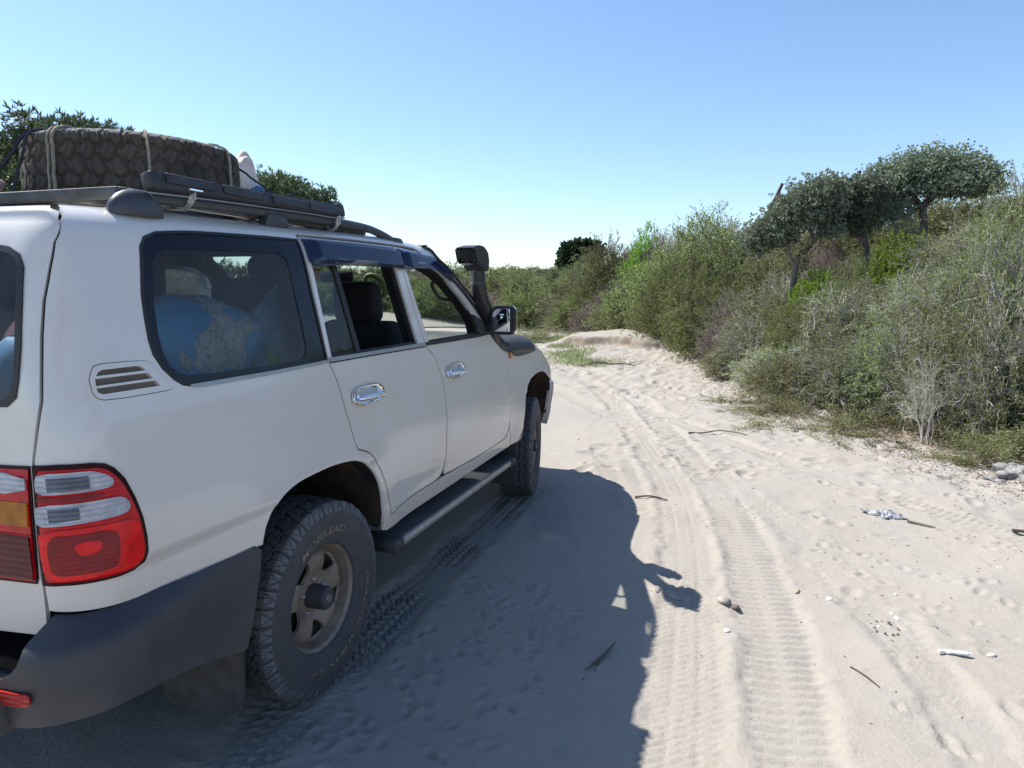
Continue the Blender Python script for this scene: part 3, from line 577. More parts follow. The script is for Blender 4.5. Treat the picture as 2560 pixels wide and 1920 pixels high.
        x = bbox('rail_foot', (s*.748, .955, 1.868), (.04, .14, .035), MAT['rail'], None, .012, taper=(1, .6)); x.parent = rl
    # roof rack
    rk = bbox('rack_frame', (0, -.640, 1.893), (1.44, .035, .040), MAT['steel'], car, .006); rk.name = 'roof_rack'; rk.data.name = 'roof_rack'
    for c_, s_ in (((0, .72, 1.900), (1.42, .035, .035)), ((.70, .04, 1.897), (.035, 1.36, .035)), ((-.70, .04, 1.897), (.035, 1.36, .035))):
        x = bbox('side_rail', c_, s_, MAT['steel'], None, .006); x.parent = rk
    for k in range(9): x = bbox('slat', (-.60+.15*k, .04, 1.893), (.05, 1.32, .012), MAT['steel'], None, .003, seg=1); x.parent = rk
    for y in (-.42, -.05, .30, .62): x = bbox('crossbar', (0, y, 1.880), (1.40, .04, .014), MAT['steel'], None, .004, seg=1); x.parent = rk
    for y in (-.42, .40):
        c = tube('clamp', curve([(.71, y, 1.90), (.735, y, 1.878), (.765, y, 1.893), (.775, y, 1.925)], 4), .009, MAT['alu'], None, 6); c.parent = rk
        c = bbox('clamp_bolt', (.783, y, 1.930), (.02, .055, .008), MAT['chrome'], None, .002, seg=1); c.parent = rk
        c = tube('bolt', [(.783, y, 1.90), (.783, y, 1.965)], .004, MAT['alu'], None, 6); c.parent = rk
    # handles
    for mir in (False, True):
        for u0, nm in ((.325, 'rear'), (1.262, 'front')):
            a = np.linspace(0, 2*np.pi, 28, endpoint=False)
            sup = lambda cx, cz, rx, rz: [(cx+rx*np.sign(np.cos(t))*abs(np.cos(t))**.7, cz+rz*np.sign(np.sin(t))*abs(np.sin(t))**.75) for t in a]
            hd = panel('door_handle', sup(u0, 1.172, .128, .041), (), MAT['chrome'], parent=car, mirror=mir, step=.012, flange=.008,
                       offf=lambda u, v, u0=u0: .012-.022*sm(1, .35, ((u-u0)/.12)**2+((v-1.172)/.036)**2)*(1-.0*u))
            s_ = -1 if mir else 1
            pts = P(np.linspace(u0-.10, u0+.105, 14), np.full(14, 1.168)); pts[:, 0] += .010+.024*np.sin(np.linspace(.25, 2.9, 14))
            pu = tube('pull_bar', pts*[s_, 1, 1], [.012]+[.0165]*12+[.012], MAT['chrome'], None, 10, .8); pu.parent = hd
            q = P(np.array([u0-.085]), np.array([1.178]))[0]
            lk = revolve('key_lock', [(0, .001), (0, .012), (.004, .013), (.008, .010), (.009, .001)], 14, MAT['chrome'], None); lk.location = (s_*(q[0]+.012), q[1], q[2]); lk.scale = (s_, 1, 1); lk.parent = hd
        panel('indicator', rnd([(2.168,1.155),(2.22,1.152),(2.232,1.17),(2.222,1.198),(2.172,1.20)], it=2), (), MAT['amber'], off=.010, step=.012, flange=.02, parent=car, mirror=mir)
    # mirrors
    for s in (1, -1):
        def shell(name, t0, t1, mat, par, sc=1.0, cap=False):
            n = 40; an = np.linspace(0, 2*np.pi, n, endpoint=False); V, F = [], []; ts = np.linspace(t0, t1, 9)
            for t in ts:
                k = max(1-t**2.4, 0)**.5*sc if t > .12 else (.95+.05*t/.12)*sc; ex = .42
                V += [(s*(1.037+.010*t+.084*k*np.sign(np.cos(q))*abs(np.cos(q))**ex), 1.785+.118*t, 1.437+.094*k*np.sign(np.sin(q))*abs(np.sin(q))**ex) for q in an]
            for i in range(len(ts)-1): F += [(i*n+j, i*n+(j+1) % n, (i+1)*n+(j+1) % n, (i+1)*n+j) for j in range(n)]
            if cap: F.append(tuple(range(n)))
            F.append(tuple((len(ts)-1)*n+j for j in range(n)))
            o = mk(name, V, F, mat, par, True)
            try: o.data.set_sharp_from_angle(angle=math.radians(55))
            except Exception: pass
            return o
        mr = shell('wing_mirror', 0.0, .995, MAT['black'], car, .985, True)
        shell('mirror_cover', .13, .998, MAT['chrome'], mr, 1.0)
        x = bbox('mirror_glass', (s*1.030, 1.7825, 1.437), (.120, .004, .142), MAT['mirror'], None, .0015, rot=Matrix.Rotation(s*-.08, 3, 'Z')); x.parent = mr
        x = bbox('mirror_arm', (s*.945, 1.85, 1.385), (.09, .06, .06), MAT['black'], None, .015); x.parent = mr
    # wheel position helper objects come later; lower trim behind the front wheel
    for s in (1, -1):
        bbox('mud_flap', (s*.82, 2.40, .36), (.24, .015, .34), MAT['matteblack'], car, .005)
    # ---- interior
    bbox('cabin_floor', (0, .7, .66), (1.04, 3.2, .06), MAT['dark'], car, .01)
    G = P(np.linspace(-.78, 1.25, 20)[:, None], np.array([1.84, 1.88, 1.95, 2.1, 2.3, 2.618])[None, :])-[0, 0, .05]
    grid('headlining', np.linspace(-.78, 1.22, 16), np.array([1.86, 1.90, 1.95, 2.1, 2.3, 2.618]), lambda u, v: P(u, v)-np.array([.02, 0, .045]), MAT['dark'])
    for s in (1, -1):
        bbox('door_card', (s*.88, 1.27, .98), (.05, 1.56, .62), MAT['dark'], car, .02)
        bbox('cargo_trim', (s*.86, -.25, 1.14), (.06, 1.25, .32), MAT['dark'], car, .02)
        tube('centre_pillar', [(s*.86, 1.00, 1.30), (s*.80, .92, 1.55), (s*.755, .88, 1.80)], .035, MAT['dark'], car, 8)
        tube('seat_belt', [(s*.81, .90, 1.62), (s*.80, .98, 1.36), (s*.78, 1.02, 1.25)], .018, MAT['black'], car, 6, .3)
    da = bm = None
    pr = curve([(1.88, 1.02), (1.86, 1.18), (1.90, 1.275), (1.99, 1.322), (2.10, 1.335), (2.20, 1.31)], 4)
    xs = np.linspace(-.84, .84, 15); V = np.array([[x, y+.04*(1-(x/.84)**2), z] for x in xs for y, z in pr]); n = len(pr)
    F = [(i*n+j, i*n+j+1, (i+1)*n+j+1, (i+1)*n+j) for i in range(len(xs)-1) for j in range(n-1)]
    ds = mk('dashboard', V, F, MAT['grey'], car, True)
    for x0 in (.66, -.66, .1):
        x = bbox('air_vent', (x0, 1.865, 1.225), (.17, .03, .085), MAT['black'], None, .015); x.parent = ds
        for k in range(4): y = bbox('vent_slat', (x0, 1.848, 1.198+.018*k), (.14, .012, .005), MAT['grey'], None, .001, seg=1); y.parent = ds
    a = np.linspace(0, 2*np.pi, 28); R_ = Matrix.Rotation(math.radians(-62), 3, 'X')
    ring = np.array([tuple(R_ @ Vector((.19*math.cos(t), .19*math.sin(t), 0))+Vector((-.42, 1.60, 1.18))) for t in a])
    sw = tube('steering_wheel', ring, .014, MAT['black'], car, 8)
    x = bbox('hub', (-.42, 1.62, 1.17), (.14, .05, .12), MAT['black'], None, .02); x.parent = sw
    def seat(x0, y0, w, fab, hr=True, backh=.62):
        c = bbox('seat', (x0, y0+.22, 1.0-.12), (w, .52, .16), fab, car, .05)
        b = bbox('backrest', (x0, y0, 1.20-.06), (w*.96, .15, backh), fab, None, .06, rot=Matrix.Rotation(.18, 3, 'X'), seg=3); b.parent = c
        for hx in ([0] if hr is True else hr):
            h = bbox('headrest', (x0+hx, y0-.075, 1.545), (.29, .13, .24), fab, None, .06, rot=Matrix.Rotation(.12, 3, 'X'), seg=4); h.parent = c
            for q in (-.05, .05): z_ = tube('post', [(x0+hx+q, y0-.07, 1.40), (x0+hx+q, y0-.075, 1.50)], .006, MAT['chrome'], None, 6); z_.parent = c
    seat(.40, 1.22, .52, MAT['seat']); seat(-.40, 1.22, .52, MAT['seat'])
    seat(0, .25, 1.40, MAT['seat'], [-.45, .45], .56)
    seat(-.25, -.45, .9, MAT['redseat'], [-.2], .40)
    bbox('interior_mirror', (-.02, 1.58, 1.70), (.24, .03, .075), MAT['black'], car, .02)
    for s in (1, -1):
        tube('grab_handle', curve([(s*.735,1.50,1.70),(s*.715,1.45,1.66),(s*.725,1.52,1.58),(s*.765,1.60,1.56)], 4), .011, MAT['black'], car, 8)
        tube('grab_handle', curve([(s*.73,.45,1.80),(s*.70,.48,1.755),(s*.70,.62,1.755),(s*.73,.65,1.80)], 4), .010, MAT['black'], car, 8)
    # ---- snorkel
    sn = tube('snorkel', curve([(.890,2.02,1.26),(.905,1.93,1.36),(.915,1.80,1.50),(.915,1.71,1.60),(.915,1.675,1.68),(.915,1.665,1.76)], 5), [.060]*6+[.050]*6+[.045]*20 if False else .046, MAT['black'], car, 14)
    for z_ in (1.665,):
        x = revolve('hose_clamp', [(-.012, .046), (-.012, .050), (.012, .050), (.012, .046)], 18, MAT['matteblack'], None); x.rotation_euler = (0, math.radians(90), 0); x.location = (.915, 1.677, z_); x.parent = sn
    bm = bmesh.new()
    prof = [(1.715,1.735),(1.725,1.80),(1.705,1.852),(1.655,1.882),(1.58,1.886),(1.47,1.866),(1.462,1.858),(1.50,1.778),(1.60,1.765),(1.625,1.735)]
    fr = [bm.verts.new((.853, y, z)) for y, z in prof]; bk = [bm.verts.new((.977, y, z)) for y, z in prof]
    bm.faces.new(fr[::-1]); bm.faces.new(bk); n = len(prof); mouth = None
    for i in range(n):
        f = bm.faces.new((fr[i], fr[(i+1) % n], bk[(i+1) % n], bk[i]))
        if i == 6: mouth = f
    bmesh.ops.recalc_face_normals(bm, faces=bm.faces)
    r = bmesh.ops.inset_individual(bm, faces=[mouth], thickness=.007); bmesh.ops.translate(bm, verts=list(mouth.verts), vec=(0, .05, 0))
    bmesh.ops.bevel(bm, geom=[e for e in bm.edges if e.calc_length() > .05 and abs(e.verts[0].co.x-e.verts[1].co.x) < .01 and not any(f == mouth for f in e.link_faces)], offset=.012, segments=2, affect='EDGES')
    x = bmo('snorkel_head', bm, MAT['black'], None); x.parent = sn
    for k in range(5):
        for d_ in (1, -1):
            x0 = .856+.026*k; x1 = x0+.05*d_
            a_, b_ = (max(.858, min(.972, x0)), 1.855), (max(.858, min(.972, x1)), 1.785)
            q = tube('grille_wire', [(a_[0], 1.467, a_[1]), (b_[0], 1.497, b_[1])], .0025, MAT['matteblack'], None, 4); q.parent = sn
    # snorkel base moulding on the wing
    base = [(2.02,1.40),(2.06,1.22),(2.12,1.10),(2.20,1.02),(2.29,.955),(2.45,.955),(2.72,.985),(2.78,1.05),(2.76,1.3),(2.68,1.75),(2.4,1.85),(2.02,1.85)]
    panel('snorkel_base', rnd(base, it=1), (), MAT['matteblack'], S=Ff, sv=.6, step=.03, flange=.03, parent=car, offf=lambda u, t: .022*sm(1.98, 2.2, u)*sm(2.82, 2.70, u)*sm(.93, 1.08, t)+.004)
    tube('snorkel_elbow', curve([(.90,2.20,1.235),(.895,2.10,1.25),(.893,2.02,1.29),(.902,1.95,1.35)], 4), [.05, .055, .058, .06, .06, .06, .06, .058, .056, .053, .05, .05, .048], MAT['black'], car, 12)
    return car
def txt(parent, s, mat, S, u0, v0, h, w, tilt=0.0):
    cu = bpy.data.curves.new('t', 'FONT'); cu.body = s; cu.size = 1; cu.resolution_u = 2
    o = bpy.data.objects.new('t', cu); dg = bpy.context.evaluated_depsgraph_get()
    COL.objects.link(o); bpy.context.view_layer.update(); dg = bpy.context.evaluated_depsgraph_get(); me = bpy.data.meshes.new_from_object(o.evaluated_get(dg)); bpy.data.objects.remove(o)
    V = np.array([tuple(v.co) for v in me.vertices]); F = [tuple(p.vertices) for p in me.polygons]
    wd = V[:, 0].max(); tot = w*h/.013 if False else w*len(s)/5.2
    u = u0+V[:, 0]/wd*tot; v = v0+V[:, 1]*h+tilt*(V[:, 0]/wd)
    N = surf_n(S, u, v); X = S(u, v)+N*.0385
    x = mk('lettering', X, F, mat, parent); return x

# ---- tyres and wheels (built about the origin, axle along x, outer face towards +x)
def tyre_mesh(name, mat, R=.395, Wd=.270, na=620, rimr=.207, depth=.010, worn=1.0, seed=0):
    hw = Wd/2
    prof = [(-.095, rimr), (-.118, rimr+.012), (-.134, rimr+.05), (-.139, rimr+.09), (-.136, R-.045), (-.130, R-.026), (-.122, R-.013)]
    s_t = np.linspace(-.115, .115, 47)
    left = [(a, b) for a, b in prof]; right = [(-a, b) for a, b in prof[::-1]]
    tr = [(s, R-.005*(abs(s)/.115)**2.5) for s in s_t]
    sh = [(-.131, R-.030), (-.128, R-.022), (-.125, R-.015), (-.121, R-.010), (-.118, R-.007)]
    pr = np.array(left[:5]+sh+tr+[(-a, b) for a, b in sh[::-1]]+right[2:])
    na_ = na; th = np.arange(na_)/na_*2*np.pi; s = pr[:, 0][:, None]; T = th[None, :]
    N = 36; ph = T*N/(2*np.pi)
    groove = np.zeros((len(pr), na_))
    tri = lambda x: 2*np.abs((x % 1)-.5)*2-1
    def bandg(dist, w): return np.clip(1-(np.abs(dist)-w*.5)/(w*.45), 0, 1)
    bs = [(-.078, .010, 0), (-.028, .009, .5), (.028, .009, 0), (.078, .010, .5)]
    for b, am, p0 in bs: groove = np.maximum(groove, bandg(s-(b+am*np.clip(tri(ph+p0)*2.2, -1, 1)), .0060))
    rb = [(-.125, -.078, .0, .10), (-.078, -.028, .45, -6.5), (-.028, .028, .2, 8.), (.028, .078, .7, -6.5), (.078, .125, .35, .10)]
    for a, b, p0, sl in rb:
        q = ((ph+p0+sl*(s-(a+b)/2)*1.0) % 1)-.5
        m_ = ((s > a-.003) & (s < b+.003) & (pr[:, 1][:, None] > R-.05)).astype(float); groove = np.maximum(groove, bandg(q*.069, .0070)*m_)
        q = ((ph*2+p0+sl*1.3*(s-(a+b)/2)) % 1)-.5; groove = np.maximum(groove, .45*bandg(q*.0345, .0022)*m_)
    outer = (np.abs(s) > .114)
    q = ((ph+np.where(s > 0, .35, .0)) % 1)-.5; sg = bandg(q*.069, .0085)*outer*(pr[:, 1][:, None] > R-.031)
    q2 = ((ph+.5+np.where(s > 0, .35, .0)) % 1)-.5; wv = np.clip((pr[:, 1][:, None]-(R-.034))/.030, 0, 1)
    sg2 = .55*bandg((np.abs(q2)-.30*wv)*.069, .004)*outer*(pr[:, 1][:, None] > R-.031)
    groove = np.maximum(groove, np.maximum(sg, sg2))
    d = groove*depth*worn
    nx = np.gradient(pr[:, 1]); nr = -np.gradient(pr[:, 0]); L = np.hypot(nx, nr)+1e-9
    on = (np.abs(pr[:, 0]) > .112)[:, None]
    nrm_x = np.where(on, np.sign(s)*.75, 0.); nrm_r = np.where(on, .66, 1.)
    X = s-nrm_x*d; Rr = pr[:, 1][:, None]-nrm_r*d
    # a faint raised bead ring on the sidewall
    V = np.stack([X+0*T, Rr*np.cos(T), Rr*np.sin(T)], -1).reshape(-1, 3); npf = len(pr)
    i, j = np.meshgrid(np.arange(npf-1), np.arange(na_), indexing='ij')
    F = np.stack([i*na_+j, i*na_+(j+1) % na_, (i+1)*na_+(j+1) % na_, (i+1)*na_+j], -1).reshape(-1, 4)
    me = mk(name, V, F, mat, smooth=True, link=False)
    me.materials.append(MAT['tyre_shoulder']); mi = np.zeros((npf-1, na_), np.int32); rr_ = pr[:-1, 1]; xx_ = np.abs(pr[:-1, 0]); sel = (xx_ > .1155) & (rr_ > R-.034); mi[sel] = 1; mi[(np.maximum(groove[:-1], 0) > .35)] = 0; me.polygons.foreach_set('material_index', mi.ravel())
    try: me.set_sharp_from_angle(angle=math.radians(32))
    except Exception: pass
    return me
def arc_text(s, mat, r0, h, a0, a1, x, shear=.25, ext=.0015):
    cu = bpy.data.curves.new('t', 'FONT'); cu.body = s; cu.size = 1; cu.resolution_u = 2; cu.offset = .006
    o = bpy.data.objects.new('t', cu); COL.objects.link(o); bpy.context.view_layer.update(); dg = bpy.context.evaluated_depsgraph_get()
    me = bpy.data.meshes.new_from_object(o.evaluated_get(dg)); bpy.data.objects.remove(o)
    V = np.array([tuple(v.co) for v in me.vertices]); F = [tuple(p.vertices) for p in me.polygons]
    t = (V[:, 0]+shear*V[:, 1])/V[:, 0].max(); a = np.radians(a0+(a1-a0)*t); r = r0+V[:, 1]*h/.72
    bul = np.clip(1-((r-(.207+.09))/.09)**2, -1, 1)*.0035
    X = np.stack([np.full_like(a, x)+bul, r*np.cos(a), r*np.sin(a)], -1)
    return mk('sidewall_lettering', X, [f for f in F], mat, link=False)
def build_wheels(car):
    tm = tyre_mesh('tyre', MAT['tyre'])
    # steel disc with five holes
    def RS(u, v):                         # u,v in the wheel plane (y,z)
        u = np.asarray(u, float); v = np.asarray(v, float); r = np.hypot(u, v)
        x = spl(r, np.array([.0, .06, .075, .10, .125, .150, .180, .190, .198, .207]), np.array([.052, .052, .050, .062, .074, .078, .066, .050, .046, .05]))
        return np.stack([x, u, v], -1)
    def circ(r, n=60): a = np.linspace(0, 2*np.pi, n, endpoint=False); return [(r*np.cos(t), r*np.sin(t)) for t in a]
    holes = []
    for k in range(5):
        a0 = math.radians(52+72*k); tri = []
        for rr, da in ((.178, -.33), (.186, 0), (.178, .33), (.112, .20), (.098, 0), (.112, -.20)): tri.append((rr*math.cos(a0+da), rr*math.sin(a0+da)))
        holes.append(rnd(tri, it=2)[::-1])
    holes.append(circ(.048, 30))
    disc_o = panel('disc', circ(.198), holes, MAT['rim'], None, S=RS, step=.011, flange=.012)
    disc = disc_o.data; bpy.data.objects.remove(disc_o)
    rl = revolve('t', [(.050, .196), (.058, .203), (.085, .207), (.100, .214), (.108, .224), (.114, .226), (.116, .221), (.108, .214), (.095, .203), (.06, .197), (.0, .175), (-.06, .185), (-.10, .205), (-.11, .222)], 72, MAT['rim']); rim = rl.data; bpy.data.objects.remove(rl)
    hb = revolve('t', [(.02, .05), (.05, .0495), (.115, .047), (.128, .0455), (.133, .041), (.134, .034), (.131, .032), (.131, .001)], 36, MAT['matteblack']); hub = hb.data; bpy.data.objects.remove(hb)
    dr = revolve('t', [(-.05, .16), (.03, .16), (.03, .09), (.035, .05)], 32, MAT['well']); drum = dr.data; bpy.data.objects.remove(dr)
    def ell(cx, cz, rx, rz, r=.0012): a = np.linspace(0, 2*np.pi, 32); return tube_data([(.1325, cx+rx*np.cos(t), cz+rz*np.sin(t)) for t in a], r, 4)
    Vs, Fs = [], []; o = 0
    for e in (ell(0, 0, .020, .0145), ell(0, .004, .012, .0055), ell(0, -.001, .0055, .0125)):
        V, F = e; Vs.append(V); Fs += [tuple(i+o for i in f) for f in F]; o += len(V)
    emb = mk('emblem', np.concatenate(Vs), Fs, MAT['alu'], link=False)
    t1 = arc_text('MOBILEAD', MAT['tan'], .268, .027, 128, 66, .1370); t2 = arc_text('PRACTICALMAX A/T', MAT['tan'], .270, .022, 2, -118, .1370)
    bolt = None
    def wheel(x, y, steer, flip, label=None, spin=0):
        w = bpy.data.objects.new('wheel', tm); COL.objects.link(w); w.parent = car; w.location = (x, y, .388)
        w.rotation_euler = (0, 0, steer+(math.pi if flip else 0))
        if label: w['label'] = label
        for nm, me in (('disc', disc), ('rim', rim), ('hub_cap', hub), ('brake_drum', drum), ('emblem', emb), ('sidewall_lettering', t1), ('sidewall_lettering', t2)):
            c = ob(nm, me, w)
        for k in range(5):
            a = math.radians(52+36+72*k); c = revolve('wheel_nut', [(.045, .010), (.064, .010), (.068, .007), (.070, .001)], 6, MAT['alu'], w, False); c.location = (0, .070*math.cos(a), .070*math.sin(a))
        return w
    wheel(.812, 0, 0, False); wheel(.812, 2.85, math.radians(11), False, 'front wheel turned to the left')
    wheel(-.812, 0, 0, True); wheel(-.812, 2.85, math.radians(11), True)
    return tm
_m = NT('mirror'); _m.set(Base_Color=(.8, .8, .8), Metallic=1., Roughness=.02); MAT['mirror'] = _m.m
car = build_car(); build_wheels(car)
# ================================================================= GROUND
def vnoise(x, y, s, seed):
    r = np.random.default_rng(seed).random((257, 257)); X = x/s; Y = y/s; i = np.floor(X).astype(int); j = np.floor(Y).astype(int); fx = X-i; fy = Y-j
    fx = fx*fx*(3-2*fx); fy = fy*fy*(3-2*fy); i0, j0, i1, j1 = i % 256, j % 256, (i+1) % 256, (j+1) % 256
    return (r[i0, j0]*(1-fx)*(1-fy)+r[i1, j0]*fx*(1-fy)+r[i0, j1]*(1-fx)*fy+r[i1, j1]*fx*fy)*2-1
EDGE = np.array([[-6,11.],[0,8.3],[3,6.6],[4.6,5.7],[5.7,5.1],[6.8,4.35],[8.0,3.55],[9.2,2.95],[11,2.35],[14,1.95],[17,1.35],[19.5,.2],[21.5,-1.5],[23.5,-3.3],[26,-5.2],[29,-6.5],[33,-8.5],[40,-13],[60,-25],[400,-150]])
def edge_x(y): return np.interp(y, EDGE[:, 0], EDGE[:, 1])
def scarp(x, y):                           # little eroded sand cliff by the bend
    s = y-(16.55-.30*(x+1.5))+.30*vnoise(x, y*.3, .9, 61)+.10*vnoise(x, y*.3, .25, 62); w = sm(-3.0, -2.2, x)*sm(1.0, -.2, x)
    return sm(0, .16, s)*sm(3.2, .6, s)*w, np.exp(-((s-.06)/.13)**2)*w
def base_h(x, y):                          # broad shape: dune on the right, rising scrub on the left
    d = x-edge_x(y); g = np.interp(y, [0, 9, 15, 22, 40], [.95, 1.0, 1.05, .8, .5])
    h = 2.05*g*sm(-.2, 4.6, d)+.9*sm(4, 16, d)
    h = h+.16*sm(-1.2, .2, d)*sm(4, 8, y)
    h = h+.75*sm(18, 34, y)*sm(-1, -6, x-np.interp(y, [0, 11, 18, 30, 60], [1, -1, -4, -9, -16]))
    h = h+.42*np.exp(-((x-.2)/2.9)**2-((y-18.6)/2.4)**2)      # sandy bank by the gully
    h = h+.20*scarp(x, y)[0]
    h = h+.5*sm(8, 18, np.hypot(x+9, y-2))*sm(-6, -14, x)
    return h
def seglen(Pl): return np.concatenate([[0], np.cumsum(np.linalg.norm(np.diff(Pl, axis=0), axis=1))])
def track(x, y, pts, hw):                   # signed lateral distance and arc length to a path
    Pl = curve([(a, b, 0) for a, b in pts], 8)[:, :2]; S_ = seglen(Pl)
    best = np.full(x.shape, 9.); lat = np.full(x.shape, 9.); arc = np.zeros(x.shape)
    for k in range(len(Pl)-1):
        a, b = Pl[k], Pl[k+1]; L = np.linalg.norm(b-a); t = (b-a)/L
        m = (x > min(a[0], b[0])-hw-.2) & (x < max(a[0], b[0])+hw+.2) & (y > min(a[1], b[1])-hw-.2) & (y < max(a[1], b[1])+hw+.2)
        if not m.any(): continue
        dx, dy = x[m]-a[0], y[m]-a[1]; s = np.clip(dx*t[0]+dy*t[1], 0, L); ex, ey = dx-s*t[0], dy-s*t[1]; dd = np.hypot(ex, ey); l = t[0]*ey-t[1]*ex
        bm_ = best[m]; up = dd < bm_; idx = np.where(m.ravel())[0][up]
        best.ravel()[idx] = dd[up]; lat.ravel()[idx] = (np.sign(l)*dd)[up]; arc.ravel()[idx] = (S_[k]+s)[up]
    return best, lat, arc
TRK = [  # points, half width, rut depth, tread depth, pitch, kind
 ([(-5.2,19),(-2.6,14.5),(-.75,11.0),(.45,8.3),(1.10,6.4),(1.62,4.7),(1.98,3.4),(2.18,2.2),(2.27,1.2),(2.33,.2),(2.36,-1.2)], .155, .011, .0095, .047, 'v'),
 ([(-4.8,19.2),(-2.2,14.7),(-.35,11.2),(.85,8.4),(1.48,6.4),(1.98,4.7),(2.34,3.4),(2.56,2.2),(2.67,1.2),(2.73,.2),(2.80,-1.2)], .150, .011, .014, .060, 'l'),
 ([(.835,2.9),(.83,1.8),(.845,.6),(.87,-.5),(.90,-2.0)], .135, .022, .020, .055, 'v'),
 ([(.95,3.0),(1.25,2.2),(1.52,1.3),(1.75,.4),(1.95,-1.0)], .13, .007, .006, .050, 'v'),
 ([(-.2,9.8),(1.05,7.6),(2.10,5.9),(3.10,4.5),(4.3,3.1),(6.0,1.4)], .12, .010, .009, .060, 'l'),
 ([(-.9,9.4),(.35,7.3),(1.6,5.3),(2.35,3.9),(2.95,2.4),(3.3,.9),(3.5,-1.2)], .11, .006, .006, .055, 'v'),
 ([(1.2,4.6),(1.45,3.8),(1.62,3.2),(1.72,2.7)], .16, .006, .010, .06, 'l'),
]
def detail_h(x, y):
    out = np.zeros(x.shape); fade = sm(26, 9, np.hypot(x-CAMP[0], y-CAMP[1]))
    out += .022*vnoise(x, y, 1.1, 1)+.010*vnoise(x, y, .42, 2)+.0045*vnoise(x+3, y, .16, 3)+.0020*vnoise(x, y, .06, 4)*fade
    d = x-edge_x(y); rough = sm(-3.2, -1.0, d)*sm(1.5, 3.5, y)+.5*sm(7, 10, y); out += rough*(.022*vnoise(x, y, .27, 5)+.016*vnoise(x, y, .13, 6))
    cover = np.zeros(x.shape)
    for pts, hw, dp, td, pitch, kind in TRK:
        b, l, a = track(x, y, pts, hw); m = sm(hw+.05, hw-.03, b+.022*vnoise(x, y, .16, 18)); f = l/hw
        wob = .006*vnoise(x, y, .5, 11)
        dp = dp*(1+1.3*sm(3.0, 6.5, y)); out = out*(1-.55*m)-dp*m+dp*.18*(1+.9*vnoise(x, y, .3, 17))*np.exp(-((b-hw-.05)/.05)**2)
        out += np.exp(-((b-hw-.01)/.05)**2)*(.0045*vnoise(x, y, .038, 19)+.0045*vnoise(x, y, .09, 20))
        if kind == 'l':
            q = (a/pitch+np.where(l > 0, 0, .5)+.25*np.abs(f)) ; w = np.clip(np.sin(2*np.pi*q)*1.7, -1, 1)*sm(.12, .3, np.abs(f))*sm(1.05, .85, np.abs(f))
        else:
            q = a/pitch+.35*np.clip(np.abs(((f*2.2) % 1)-.5)*4-1, -1, 1)+np.floor(f*2.2)*.37; w = np.clip(np.sin(2*np.pi*q)*1.4, -1, 1)
            w = w-.9*np.exp(-((np.abs(f)-.35)/.06)**2)
        out += td*.5*w*m*np.clip(.72+.75*vnoise(x, y, .38, 12)+.3*vnoise(x, y, .11, 13), .05, 1.3)
    # footprints and hoof dents
    R = np.random.default_rng(31); dents = []
    for _ in range(120): dents.append((R.uniform(1.0, 1.75), R.uniform(-.9, 1.25), R.uniform(.014, .030), .012))
    for _ in range(340): dents.append((R.uniform(1.0, 6.0), R.uniform(3.6, 10), R.uniform(.03, .08), R.uniform(.008, .024)))
    for _ in range(260): dents.append((R.uniform(-3, 3.0), R.uniform(8, 16), R.uniform(.06, .12), .05))
    for _ in range(70): dents.append((R.uniform(2.95, 4.6), R.uniform(-.6, 3.3), R.uniform(.02, .05), .012))
    for k in range(16): dents.append((3.05+.10*k, 2.55-.09*k+R.uniform(-.02, .02), .028, .012))
    for k in range(14): dents.append((2.98+.11*k, 2.35-.13*k+R.uniform(-.02, .02), .024, .010))
    for cx, cy, r, dep in dents:
        if np.hypot(cx-CAMP[0], cy-CAMP[1]) < .2 or cx-edge_x(cy) > .2: continue
        m = (np.abs(x-cx) < 3*r) & (np.abs(y-cy) < 3*r)
        if m.any():
            an = R.uniform(0, 3.14); u_ = (x[m]-cx)*math.cos(an)+(y[m]-cy)*math.sin(an); v_ = -(x[m]-cx)*math.sin(an)+(y[m]-cy)*math.cos(an)
            q = (u_/(r*1.35))**2+(v_/(r*.8))**2; out[m] += dep*(-np.exp(-q*1.2)+.45*np.exp(-(np.sqrt(q)-1.5)**2*4))
    # sand heaped by the edge of the wheel track and in lumps
    for cx, cy, r, h in ((1.28, 1.95, .07, .035), (2.16, 1.33, .10, .022), (2.42, 1.34, .06, .018), (3.1, 3.35, .12, .02), (3.75, 1.95, .2, .03), (3.2, 1.0, .18, .02)):
        out += h*np.exp(-((x-cx)**2+(y-cy)**2)/r**2)
    flat = np.zeros(x.shape)
    for wx, wy in ((.81, 0), (.80, 2.85), (-.81, 0), (-.81, 2.85)):
        g_ = np.exp(-((x-wx)/.17)**2-((y-wy)/.14)**2); out = out*(1-g_)-.010*g_
    return out
def H(x, y):
    x = np.asarray(x, float); y = np.asarray(y, float); return base_h(x, y)
def HD(x, y):
    x = np.atleast_1d(np.asarray(x, float)); y = np.atleast_1d(np.asarray(y, float)); return base_h(x, y)+detail_h(x, y)
def axis(lo, hi, step, lo_far, hi_far, gr=1.045):
    a = list(np.arange(lo, hi, step)); s = step; x = a[-1]
    while x < hi_far: s = min(s*gr, 40); x += s; a.append(x)
    s = step; x = lo; b = []
    while x > lo_far: s = min(s*gr*1.03, 40); x -= s; b.append(x)
    return np.array(b[::-1]+a)
